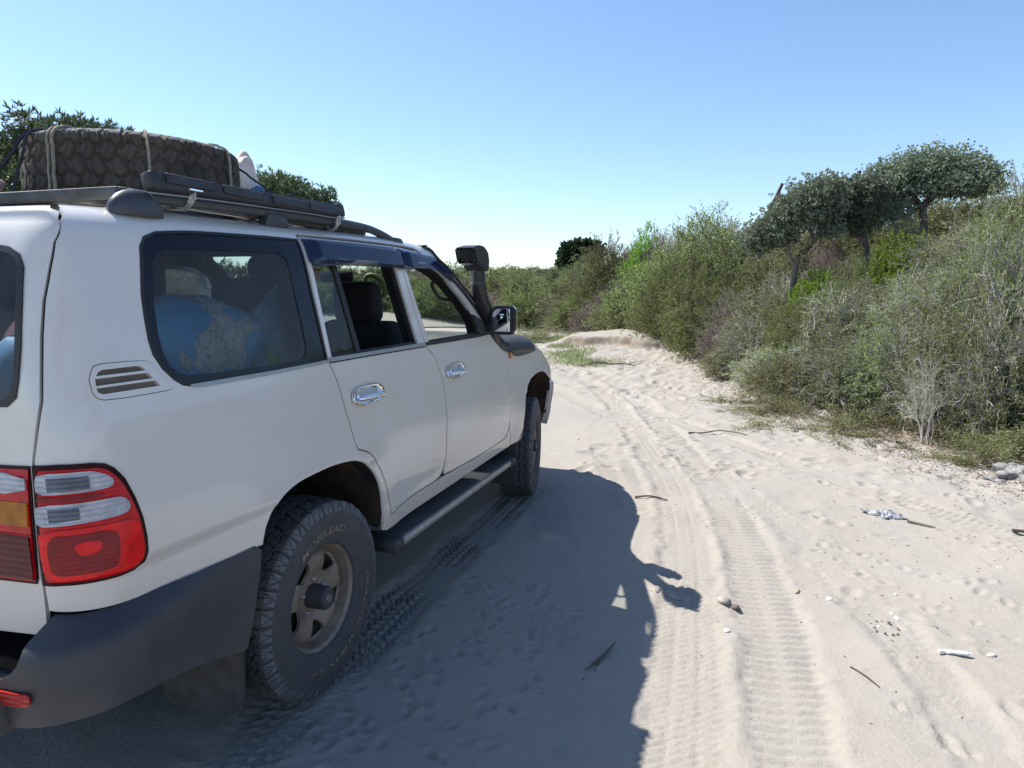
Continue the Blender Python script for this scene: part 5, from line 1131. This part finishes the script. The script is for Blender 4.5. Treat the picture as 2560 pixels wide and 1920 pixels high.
wind_tree('middle windswept tree with one thick dark trunk leaning left',(4.63,11.96,1.34),[([(4.63,11.96,1.24),(4.52,11.97,2.51),(4.33,12.00,2.76),(4.25,12.01,3.02)],0.080,0.050),([(4.25,12.01,3.02),(4.42,11.99,3.26),(4.55,11.97,3.38)],0.060,0.020),([(4.26,12.01,2.98),(4.02,12.04,3.24),(3.86,12.05,3.38)],0.060,0.020)],[(4.32,12.00,3.34,0.40,0.48,0.34),(4.03,12.04,3.41,0.38,0.45,0.34),(4.50,11.98,3.14,0.26,0.29,0.25),(4.15,12.02,3.07,0.34,0.34,0.21),(4.54,11.97,3.51,0.30,0.30,0.23),(4.43,11.99,2.84,0.23,0.23,0.16),(3.96,12.04,2.95,0.30,0.30,0.16)],12,8500)
wind_tree('leftmost windswept tree with a forked trunk and low drooping crown',(3.29,11.50,0.49),[([(3.29,11.50,0.39),(3.33,11.49,2.15),(3.51,11.48,2.40),(3.72,11.46,2.71),(3.86,11.45,2.97)],0.055,0.028),([(3.30,11.50,2.11),(3.18,11.50,2.37),(3.14,11.51,2.62),(2.91,11.51,2.74)],0.042,0.016),([(3.62,11.47,2.57),(3.44,11.49,2.91),(3.35,11.49,3.07)],0.035,0.015),([(3.16,11.50,2.58),(3.29,11.50,2.74)],0.030,0.012)],[(3.70,11.47,3.43,0.40,0.48,0.29),(3.38,11.49,3.24,0.45,0.55,0.33),(3.12,11.51,3.00,0.37,0.44,0.28),(2.81,11.52,2.80,0.39,0.43,0.23),(2.54,11.52,2.63,0.31,0.31,0.18),(3.70,11.47,3.10,0.35,0.35,0.22),(3.36,11.49,2.95,0.35,0.35,0.19),(3.06,11.51,2.66,0.34,0.34,0.16),(2.67,11.52,2.46,0.23,0.23,0.14),(3.87,11.45,2.73,0.24,0.24,0.12)],13,9500)
wind_tree('spiny green tree behind the car, rising left of the spare tyre',(-7.71,5.08,0.00),[([(-7.71,5.08,-0.10),(-7.68,5.12,2.44),(-7.67,5.14,3.11),(-7.63,5.19,3.58)],0.160,0.080),([(-7.65,5.16,3.11),(-7.47,5.41,3.54),(-7.24,5.70,3.85)],0.090,0.030),([(-7.64,5.18,3.44),(-7.65,5.16,3.83)],0.070,0.020),([(-7.66,5.15,2.98),(-7.77,5.00,3.42)],0.070,0.020),([(-7.47,5.41,3.54),(-6.96,6.03,3.83)],0.060,0.020)],[(-7.65,5.17,4.02,0.17,0.20,0.17),(-7.78,4.99,3.55,0.33,0.40,0.24),(-7.79,5.31,3.61,0.43,0.52,0.29),(-7.40,5.50,3.89,0.26,0.31,0.23),(-7.21,5.73,3.98,0.28,0.33,0.18),(-7.18,6.08,4.00,0.29,0.34,0.15),(-7.52,5.35,3.96,0.10,0.12,0.10),(-7.02,6.27,3.96,0.17,0.17,0.11),(-7.32,5.60,3.64,0.65,0.78,0.29),(-7.66,5.15,2.98,0.84,1.01,0.42),(-7.19,5.76,3.18,0.51,0.62,0.37)],14,3300,'spiky',(.10,.010),True,None,8,'spiny_tree')
wind_tree('spiny green tree behind the car, showing between the sack and the roof rail',(-5.59,8.65,0.00),[([(-5.59,8.65,-0.10),(-5.57,8.67,2.52),(-5.62,8.63,3.03),(-5.65,8.61,3.28)],0.130,0.070),([(-5.63,8.63,2.94),(-5.28,8.88,3.21),(-5.07,9.02,3.31)],0.070,0.020),([(-5.64,8.62,3.11),(-5.81,8.49,3.43)],0.050,0.020)],[(-5.80,8.49,3.52,0.32,0.38,0.21),(-5.55,8.69,3.41,0.36,0.43,0.21),(-5.22,8.92,3.22,0.25,0.28,0.25),(-5.04,9.04,3.33,0.11,0.11,0.16),(-5.49,8.73,3.07,0.47,0.56,0.23),(-5.15,8.97,3.01,0.25,0.25,0.13),(-6.00,8.34,3.34,0.35,0.42,0.35),(-4.94,9.11,3.10,0.09,0.09,0.09),(-5.57,8.67,2.52,0.63,0.75,0.45),(-5.95,8.38,2.84,0.44,0.53,0.44)],15,3000,'spiky',(.10,.010),True,None,8,'spiny_tree')
wind_tree('dark green round tree far off behind the gap in the dunes',(-7.78,40.61,1.29),[([(-7.78,40.61,1.19),(-7.80,40.61,2.48),(-7.91,40.58,3.36)],0.200,0.120),([(-7.87,40.59,3.06),(-7.20,40.75,3.80)],0.100,0.050),([(-7.87,40.59,3.06),(-8.49,40.44,3.65)],0.100,0.050)],[(-8.29,40.49,3.94,0.61,0.73,0.55),(-7.72,40.63,4.24,0.61,0.73,0.49),(-6.92,40.81,4.15,0.61,0.73,0.55),(-8.57,40.42,3.30,0.40,0.40,0.43),(-7.42,40.70,3.51,0.85,0.85,0.55),(-8.04,40.55,2.92,0.67,0.67,0.55)],16,2600,'dark',(.34,.10),True,None,3,'round_tree')
# ================================================================= ROOF LOAD
sp = empty('spare_tyre', (.06, .03, 1.918), 'large worn off-road tyre lying flat on the roof rack under ropes', 'tyre')
ts = tyre_mesh('tread', MAT['spare'], R=.395, Wd=.265, worn=1.0, depth=.009)
o = ob('tread', ts, sp); o.rotation_euler = (0, math.radians(-90), math.radians(20)); o.location = (0, 0, .135)
def rope(name, pts, r, mat, label, cat='rope', group=None, k=6, n=6):
    c = curve(pts, k); c = c+np.random.default_rng(3).normal(0, r*.18, c.shape); o = tube(name, c, r, mat, None, n); tag(o, label, cat, group); return o
def around(az, zb=1.94, out=.0, r=.402):
    a = math.radians(az); c, s = math.cos(a), math.sin(a); X, Y = .06, .03
    return [(X+c*(r-.20), Y+s*(r-.20), 2.165), (X+c*(r-.10), Y+s*(r-.10), 2.196), (X+c*(r-.035), Y+s*(r-.035), 2.190), (X+c*(r+.002), Y+s*(r+.002), 2.158), (X+c*(r+.006+out*.3), Y+s*(r+.006+out*.3), 2.08), (X+c*(r+.012+out), Y+s*(r+.012+out), zb)]
rope('rope', around(-82, 1.86), .0060, MAT['rope'], 'pale fibre rope over the left part of the roof tyre, thicker of its pair', group=None)
rope('rope', around(-85, 1.90), .0050, MAT['rope'], 'pale fibre rope beside the thicker one at the left of the roof tyre')
rope('rope', around(-37, 1.93, .03), .0052, MAT['rope'], 'pale rope down the middle of the roof tyre to the black board')
rope('rope', around(12, 1.94), .0052, MAT['rope'], 'pale rope down the right end of the roof tyre by the sack')
rope('strap', around(-108, 1.93, .14), .008, MAT['strap'], 'dark strap running from the roof tyre down to the left end of the rack', 'strap', n=4)
rope('strap', around(-101, 1.93, .06), .006, MAT['strap'], 'dark strap crossing over the left shoulder of the roof tyre', 'strap', n=4)
rope('cord', [(.30, .30, 2.17), (.42, .36, 2.07), (.62, .45, 1.93)], .005, MAT['strap'], 'thin dark cord slanting from the roof tyre across the white sack', 'cord')
# black board standing along the right side of the rack
bd = empty('board', (.765, -.075, 1.948), 'long black plastic board strapped along the right edge of the roof rack', 'board')
q = bbox('panel', (0, 0, 0), (.040, 1.00, .052), MAT['board'], bd, .012, rot=Matrix.Rotation(math.radians(1.2), 3, 'X') @ Matrix.Rotation(math.radians(-12), 3, 'Y'))
for y in (-.36, -.12, .13, .36): bbox('recess_frame', (.0235, y, .004), (.005, .20, .030), MAT['board'], bd, .002, rot=Matrix.Rotation(math.radians(-12), 3, 'Y'), seg=1)
for y in (-.49, .49): bbox('end_cap', (0, y, .012*(1 if y > 0 else -1)), (.045, .05, .058), MAT['board'], bd, .012, rot=Matrix.Rotation(math.radians(-12), 3, 'Y'))
def lump(name, c, s, mat, seed, parent=None, amp=.22, f=3.0, sub=5, flat=None):
    bm = bmesh.new(); bmesh.ops.create_icosphere(bm, subdivisions=sub, radius=1); R = np.random.default_rng(seed); K = R.normal(size=(14, 3))*f; ph = R.uniform(0, 6.28, 14); A = R.uniform(.3, 1, 14)/14**.5
    for v in bm.verts:
        d = np.array(v.co); n_ = float((A*np.sin(K@d+ph)).sum()); n2 = float(np.abs(np.sin(K[:6]@d*2.3+ph[:6])).mean()); k = 1+amp*n_+amp*.4*(n2-.6)
        v.co = Vector(d*k*np.array(s))
        if flat is not None and v.co.z < flat: v.co.z = flat
    if parent is None or True: bmesh.ops.translate(bm, verts=bm.verts, vec=c)
    return bmo(name, bm, mat, parent, True, 180)
x = lump('sack', (.22, .47, 2.045), (.080, .085, .150), MAT['sack'], 3, amp=.55); tag(x, 'pale woven sack with a pointed top standing behind the roof tyre', 'sack')
b = lump('printed_patch', (.295, .475, 2.00), (.055, .055, .085), MAT['bluecloth'], 4); b.parent = x
x = lump('sack', (-.34, -.46, 1.97), (.20, .12, .09), MAT['sack'], 8, amp=.3); tag(x, 'low crumpled white sack on the rack left of the roof tyre', 'sack')
x = lump('bundle', (.32, .35, 1.865), (.22, .22, .03), MAT['redseat'], 9); tag(x, 'reddish bundle just visible under the roof rack slats', 'bundle')

# ================================================================= CARGO
x = lump('map_bag', (.62, -.31, 1.40), (.15, .33, .205), MAT['map'], 21, amp=.16, f=2.2); tag(x, 'crumpled blue bag printed with a world map behind the rear side window', 'bag')
x = lump('plastic_bag', (.64, .09, 1.38), (.12, .13, .20), MAT['plastic'], 23, amp=.3); tag(x, 'clear plastic bag beside the map bag inside the car', 'plastic bag')
g = lump('green_item', (.70, .03, 1.345), (.03, .03, .05), simple('lime_green', (.22, .50, .05), .4), 5); tag(g, 'small lime green packet inside the clear plastic bag', 'packet')
x = lump('duffel_bag', (.15, -.45, 1.33), (.5, .30, .20), MAT['redseat'], 24, amp=.12); tag(x, 'dark red bag heaped behind the map bag in the car', 'bag')
x = lump('blue_bag', (.35, -.66, 1.24), (.22, .12, .24), MAT['bluecloth'], 27, amp=.15); tag(x, 'blue bag pressed against the tailgate window', 'bag')
a = np.linspace(0, 2*np.pi, 24, endpoint=False)
x = tube('straw_ring', [(.22+.05*math.cos(t)+.03*math.sin(t), 1.64+.02*math.cos(t), 1.645-.05*math.cos(t)+.045*math.sin(t)) for t in np.append(a, 0)], .016, MAT['olive'], None, 8); tag(x, 'olive green ring hanging by the windscreen, seen over the front headrest', 'ring')

# ---- passenger on the rear bench with the right arm raised to the grab handle
def person():
    me = bpy.data.meshes.new('body'); J = {'pel': (.52, .28, 1.02, .16), 'bel': (.52, .27, 1.18, .145), 'che': (.52, .24, 1.36, .155), 'nek': (.52, .25, 1.53, .06), 'hd0': (.52, .27, 1.60, .075), 'hd1': (.52, .28, 1.69, .085),
         'shR': (.68, .25, 1.46, .06), 'elR': (.735, .235, 1.43, .042), 'wrR': (.742, .225, 1.63, .028), 'haR': (.735, .23, 1.70, .034), 'shL': (.36, .25, 1.46, .06), 'elL': (.32, .36, 1.24, .045), 'wrL': (.40, .52, 1.10, .03), 'haL': (.43, .58, 1.09, .034),
         'kR': (.62, .68, 1.10, .075), 'kL': (.42, .68, 1.10, .075), 'aR': (.62, .78, .76, .05), 'aL': (.42, .78, .76, .05)}
    ks = list(J); E = [('pel','bel'),('bel','che'),('che','nek'),('nek','hd0'),('hd0','hd1'),('che','shR'),('shR','elR'),('elR','wrR'),('wrR','haR'),('che','shL'),('shL','elL'),('elL','wrL'),('wrL','haL'),('pel','kR'),('pel','kL'),('kR','aR'),('kL','aL')]
    me.from_pydata([J[k][:3] for k in ks], [(ks.index(a), ks.index(b)) for a, b in E], []); o = bpy.data.objects.new('tmp', me); COL.objects.link(o)
    md = o.modifiers.new('s', 'SKIN'); md.use_smooth_shade = True
    for i, k in enumerate(ks): me.skin_vertices[0].data[i].radius = (J[k][3], J[k][3])
    me.skin_vertices[0].data[0].use_root = True; o.modifiers.new('ss', 'SUBSURF').levels = 2
    bpy.context.view_layer.update(); dg = bpy.context.evaluated_depsgraph_get(); m2 = bpy.data.meshes.new_from_object(o.evaluated_get(dg)); bpy.data.objects.remove(o)
    m2.materials.clear(); m2.materials.append(MAT['shirt']); m2.materials.append(MAT['skin'])
    for p in m2.polygons:
        c = p.center; p.use_smooth = True
        if c.z > 1.55 and abs(c.x-.52) < .13 or (c.x > .70 and c.z > 1.40) or (c.x < .46 and c.y > .42 and c.z < 1.2 and c.z > 1.06 and c.x > .33): p.material_index = 1
    t = empty('person', (.52, .28, .8), 'seated rear passenger in a dark shirt raising one bare arm to the grab handle', 'person')
    b = ob('body', m2, t); b.location = (-.52, -.28, -.8)
    for k in range(5):
        f = tube('finger', np.array([(.715+.008*k, .205+.013*k, 1.70), (.712+.008*k, .212+.013*k, 1.735), (.730+.004*k, .222+.013*k, 1.75)]) if k < 4 else np.array([(.748, .235, 1.69), (.755, .205, 1.715), (.74, .195, 1.735)]), [.0085, .008, .006], MAT['skin'], t, 6); f.location = (-.52, -.28, -.8)
    a = np.linspace(0, 2*np.pi, 16); c = tube('bracelet', [(.742+.032*math.cos(q), .226+.032*math.sin(q), 1.605) for q in a], .003, MAT['chrome'], t, 5); c.location = (-.52, -.28, -.8)
    c = revolve('hand_tint', [(0, .046), (.04, .050), (.05, .044)], 16, MAT['orange'], t); c.rotation_euler = (0, math.radians(-90), 0); c.location = (.738-.52, .228-.28, 1.655-.8)  # orange band round the hand puts its orange-lit look into colour
    h = lump('hair', (.52, .265, 1.705), (.095, .10, .09), MAT['dark'], 2, amp=.05, sub=3); h.parent = t; h.location = (-.52, -.28, -.8)
person()

# ================================================================= THINGS ON THE SAND
def gz(x, y): return float(HD(x, y)[0])
def stick(name, pts, r, label, mat=None, cat='stick', branches=(), group=None):
    pts = [(x, y, gz(x, y)+dz) for x, y, dz in pts]; c0 = np.array(pts[0]); t = tube(name, curve(pts, 4)-c0, np.linspace(r, r*.55, (len(pts)-1)*4+1), mat or LM['bark'], None, 6); t.location = c0; tag(t, label, cat, group)
    for b in branches:
        q = np.array([(x, y, gz(x, y)+dz) for x, y, dz in b])-c0; tube('twig', q, [r*.5]*(len(q)-1)+[r*.25], mat or LM['bark'], t, 5)
    return t
stick('stick', [(1.93,5.66,.012),(2.08,5.78,.02),(2.25,5.86,.05),(2.42,5.82,.03),(2.57,5.80,.008)], .010, 'long curved grey stick lying across the tyre tracks on the sunny sand')
stick('stick', [(1.72,3.02,.008),(1.84,3.03,.012),(1.97,3.05,.006)], .009, 'short straight stick just beyond the corner of the car shadow')
stick('stick', [(1.93,.52,.010),(1.95,.59,.012),(1.975,.67,.018),(1.985,.70,.025)], .009, 'short forked stick lying inside the car shadow', LM['bark'], branches=[[(1.93,.53,.012),(1.90,.47,.006)], [(1.92,.52,.012),(1.945,.47,.008)]])
stick('stick', [(2.98,.86,.004),(3.03,.80,.006),(3.07,.73,.004)], .004, 'thin dark twig beside the lugged tyre track in the foreground')
stick('stick', [(4.30,3.18,.015),(4.45,3.18,.012),(4.62,3.22,.02)], .012, 'dark stick next to the white plastic bag at the right edge')
stick('fallen_branch', [(-.85,12.1,.02),(-.55,12.25,.10),(-.25,12.3,.06),(.05,12.35,.08),(.30,12.3,.05)], .022, 'dead grey branch with side twigs lying on the sand ahead of the car', cat='branch', branches=[[(-.6,12.2,.08),(-.75,12.5,.22)],[(-.35,12.28,.08),(-.5,11.9,.10)],[(.0,12.34,.08),(.1,12.0,.03)],[(.0,12.34,.08),(-.1,12.6,.20)],[(-.7,12.15,.05),(-1.0,11.95,.03)],[(.15,12.3,.06),(.3,12.6,.14)]])
x = stick('stump', [(4.40,6.55,-.03),(4.405,6.54,.09),(4.39,6.55,.16)], .022, 'short upright broken stump at the edge of the sand', cat='stump')
def rock(c, s, mat, seed, label=None, cat='rock', group=None, amp=.35, name='rock'):
    x = lump(name, (0, 0, 0), s, mat, seed, amp=amp, f=4, sub=4 if max(s) > .05 else 2); x.location = (c[0], c[1], gz(c[0], c[1])+c[2]); x.rotation_euler = (0, 0, seed)
    if label: tag(x, label, cat, group)
    return x
MAT['coral'] = simple('grey_coral_rock', (.21, .205, .20), .95, var=.6, scale=30, bump=.8); MAT['shell'] = simple('white_shell', (.70, .68, .64), .6, var=.08); MAT['stone'] = simple('brown_pebble', (.16, .12, .085), .9, var=.3)
MAT['crust'] = simple('crusted_sand', (.31, .28, .245), .95, var=.3, scale=40, bump=.6)
rock((4.86, 4.78, .03), (.20, .13, .085), MAT['coral'], 5, 'rough grey coral rock half buried at the right edge of the sand', amp=.6)
rock((4.62, 4.62, .0), (.07, .05, .035), MAT['coral'], 6, 'small coral lump just left of the big coral rock', amp=.6)
rock((3.02, 8.35, .02), (.055, .04, .03), MAT['stone'], 8, 'small dark log end on the sand below the low bushes')
rock((5.60, 5.25, .03), (.05, .05, .04), MAT['shell'], 9, 'knobbly white coral piece among the rusty litter at the right', 'coral')
for k, (cx, cy, s_) in enumerate([(2.09, 1.34, .045), (2.17, 1.33, .05), (2.25, 1.31, .04)]):
    rock((cx, cy, -.004), (s_, s_*.6, s_*.35), MAT['crust'], 30+k, ['left one of three crusted sand lumps under the snorkel shadow tip', 'middle and largest of three crusted sand lumps under the snorkel shadow tip', 'right one of three crusted sand lumps under the snorkel shadow tip'][k], 'sand lump', 'crusted sand lumps by the shadow tip', amp=.5, name='sand_lump')
rock((2.44, 1.33, -.004), (.040, .032, .020), MAT['crust'], 40, 'grey crusted lump between the two tyre tracks', 'sand lump', amp=.5, name='sand_lump')
rock((2.50, 1.30, .006), (.022, .02, .016), MAT['stone'], 41, 'small dark stone beside the grey lump between the tracks', 'stone')
wp = [(2.47,1.02,.016,'white shell bit on the left tyre track in the foreground'),(2.97,1.56,.018,'white shell bit nearest the tan stone right of the tracks'),(3.27,1.46,.017,'larger of two white shell bits lying together right of the tracks'),(3.26,1.52,.010,'smaller of two white shell bits lying together'),(3.60,1.20,.016,'white pebble beside the crushed plastic bottle'),(3.17,1.34,.008,'tiny white pebble above the ring of dark droppings'),(3.33,1.80,.008,'tiny white pebble far right of the tan stone')]
for k, (x_, y_, s_, l_) in enumerate(wp): rock((x_, y_, .003), (s_, s_*.8, s_*.65), MAT['shell'], 50+k, l_, 'shell bit', amp=.4, name='shell_bit')
rock((2.82, 1.62, .002), (.024, .012, .008), simple('tan_stone', (.33, .25, .15), .8), 61, 'flat tan stone just right of the lugged tyre track', 'stone')
rock((3.42, 1.38, .004), (.016, .010, .010), MAT['coral'], 62, 'small grey chip between the white shell bits and the bottle', 'stone')
for k in range(11):
    a = k*.55; rock((3.20+.055*math.cos(a)*(1+.2*(k % 2)), 1.33+.075*math.sin(a), .002), (.0065, .006, .005), MAT['stone'], 70+k, 'tiny dark round dropping in the ring below the white shell bits', 'dropping', 'ring of dark droppings', name='dropping')
# litter
def sheet(name, c, sx, sy, mat, seed, label, cat, hgt=.05, rz=0.0, rough=.03):
    n = 26; u = np.linspace(-1, 1, n); U, V_ = np.meshgrid(u, u, indexing='ij'); R = np.random.default_rng(seed); r = np.hypot(U, V_); ang_ = np.arctan2(V_, U); rad = 1+.25*np.sin(ang_*2+seed)+.18*np.sin(ang_*3+1)+.1*np.sin(ang_*5)
    X = U*sx*rad; Y = V_*sy*rad; Z = hgt*np.exp(-(U+.2)**2*1.5-V_**2*1.5)*(.6+.4*np.abs(np.sin(6*U+3*V_+seed)))+rough*(vnoise(U*1.+5, V_+5, .25, seed)*.6+vnoise(U+5, V_+5, .1, seed+1)*.4)+.01
    m = (np.maximum(np.abs(U), np.abs(V_)) > .9); Z[m] -= .012
    F = [(i*n+j, (i+1)*n+j, (i+1)*n+j+1, i*n+j+1) for i in range(n-1) for j in range(n-1)]
    o = mk(name, np.stack([X, Y, Z], -1).reshape(-1, 3), F, mat, None, True); o.location = (c[0], c[1], gz(*c)); o.rotation_euler = (0, 0, rz); return tag(o, label, cat)
MAT['greybag'] = simple('grey_plastic_film', (.24, .25, .27), .35, var=.15, scale=10); MAT['whitebag'] = simple('white_plastic_film', (.72, .72, .70), .4, var=.05)
sheet('plastic_bag', (3.55, 3.30), .10, .085, MAT['greybag'], 3, 'grey plastic bag half buried in the sand between the tracks and the coral rock', 'plastic bag', .03, .4)
stick('stick', [(3.66,3.18,.012),(3.74,3.14,.012),(3.82,3.10,.010)], .009, 'short dark stick touching the half buried grey plastic bag')
sheet('plastic_bag', (4.62, 3.42), .15, .10, MAT['whitebag'], 6, 'white plastic bag on the sand at the right edge above the dark stick', 'plastic bag', .07, .9)
b = empty('plastic_bottle', (3.45, 1.13, gz(3.45, 1.13)+.012), 'crushed white plastic bottle lying on the sand at the lower right', 'bottle', None, .15)
q = revolve('bottle_body', [(-.052, .001), (-.052, .010), (-.045, .014), (-.02, .011), (0, .0145), (.02, .012), (.035, .013), (.045, .006), (.052, .006)], 16, MAT['whitebag'], b); q.scale = (1, 1, .7)
q = revolve('neck', [(-.080, .001), (-.080, .009), (-.066, .008), (-.052, .006)], 12, MAT['whitebag'], b)
# thin post and leaning pole, dead tree
t = tube('marker_post', [(-7.45, 26.13, .6), (-7.40, 26.15, 1.66)], .022, simple('pale_wood', (.55, .52, .48), .8), None, 6); tag(t, 'thin pale post in front of the far scrub beside the wing mirror', 'post')
t = tube('bare_pole', curve([(2.70, 14.8, 2.4), (2.85, 14.82, 3.35), (3.00, 14.81, 3.75), (3.14, 14.81, 4.10)], 4), np.linspace(.055, .035, 13), LM['bark'], None, 8); tag(t, 'bare leaning trunk pointing into the sky left of the windswept trees', 'dead trunk')
t = tube('bare_pole', [(1.05, 24, 3.3), (.75, 24, 4.22)], [.06, .045], LM['bark'], None, 7); tag(t, 'short broken trunk end poking from the crest left of the vivid green bush', 'dead trunk')
def dead_tree():
    D = 31.0; pts = lambda L: [(-4.62+(a-1180)*.0214*.93, 27.9, 1.62+(628-b)*.0214) for a, b in L]
    L = [([(1168,640),(1172,600),(1178,575),(1180,560)], .07, .045), ([(1180,560),(1170,552),(1158,562),(1150,566)], .04, .02), ([(1180,560),(1190,543),(1186,538)], .04, .02), ([(1184,552),(1194,553),(1204,560)], .03, .015),
         ([(1200,610),(1203,580),(1206,565),(1212,556)], .05, .02), ([(1203,588),(1196,575),(1198,565)], .03, .015), ([(1205,585),(1216,590),(1225,596)], .03, .015), ([(1200,600),(1212,595),(1222,575)], .03, .012)]
    t = empty('dead_tree', (-4.8, 27.9, .6), 'dead tree with bare twisting branches above the dark rounded bush', 'tree'); V, F = tube_limbs([(pts(a), b, c) for a, b, c in L], 6); mk('branches', V-np.array([-4.8, 27.9, .6]), F, LM['bark'], t, True)
dead_tree()
# loose debris and grass, too small to count
R = np.random.default_rng(9); n = 4600
y = R.uniform(-.5, 14, n); x = edge_x(y)-np.abs(R.gamma(1.6, 1.1, n)); k = (x > 1.0) | (y > 4); x, y = x[k], y[k]; k = (x > -3); x, y = x[k], y[k]
z = HD(x, y)+.004; d = np.stack([R.normal(size=len(x)), R.normal(size=len(x)), R.normal(0, .12, len(x))], 1); v, f = leaves(R, np.stack([x, y, z], 1), d, .020, .003, .1)
o = mk('twig_debris', v, f, LM['bark']); tag(o, 'scattered dry twigs and leaf bits on the sand', 'debris', kind='stuff')
n = 26000; y = R.uniform(1.5, 14, n); x = edge_x(y)+R.normal(0, .5, n)-np.interp(y, [3, 7.5, 10, 14], [.55, .45, -.1, -.3]); z = HD(x, y)+.004; d = np.stack([R.normal(size=n), R.normal(size=n), R.uniform(-.05, .6, n)], 1); v, f = leaves(R, np.stack([x, y, z], 1), d, .036, .0035, .2)
o = mk('leaf_litter', v, f, LM['rust']); tag(o, 'rusty dry leaf litter and stalks along the edge of the shrubs', 'leaf litter', kind='stuff')
n = 9000; y = R.uniform(12.0, 19, n); x = np.interp(y, [12, 16, 19], [-.9, -2.6, -4.2])+R.normal(.35, .55, n)*R.uniform(.4, 1.2, n); k = vnoise(x, y, .8, 44) > -.15; x, y = x[k], y[k]; z = H(x, y); d = np.stack([R.normal(0, .5, len(x)), R.normal(0, .5, len(x)), np.ones(len(x))], 1)
v, f = leaves(R, np.stack([x, y, z], 1), d, .10, .006, .35); o = mk('sparse_grass', v, f, LM['grass']); tag(o, 'sparse pale grass on the sand ahead of the bonnet', 'grass', kind='stuff')
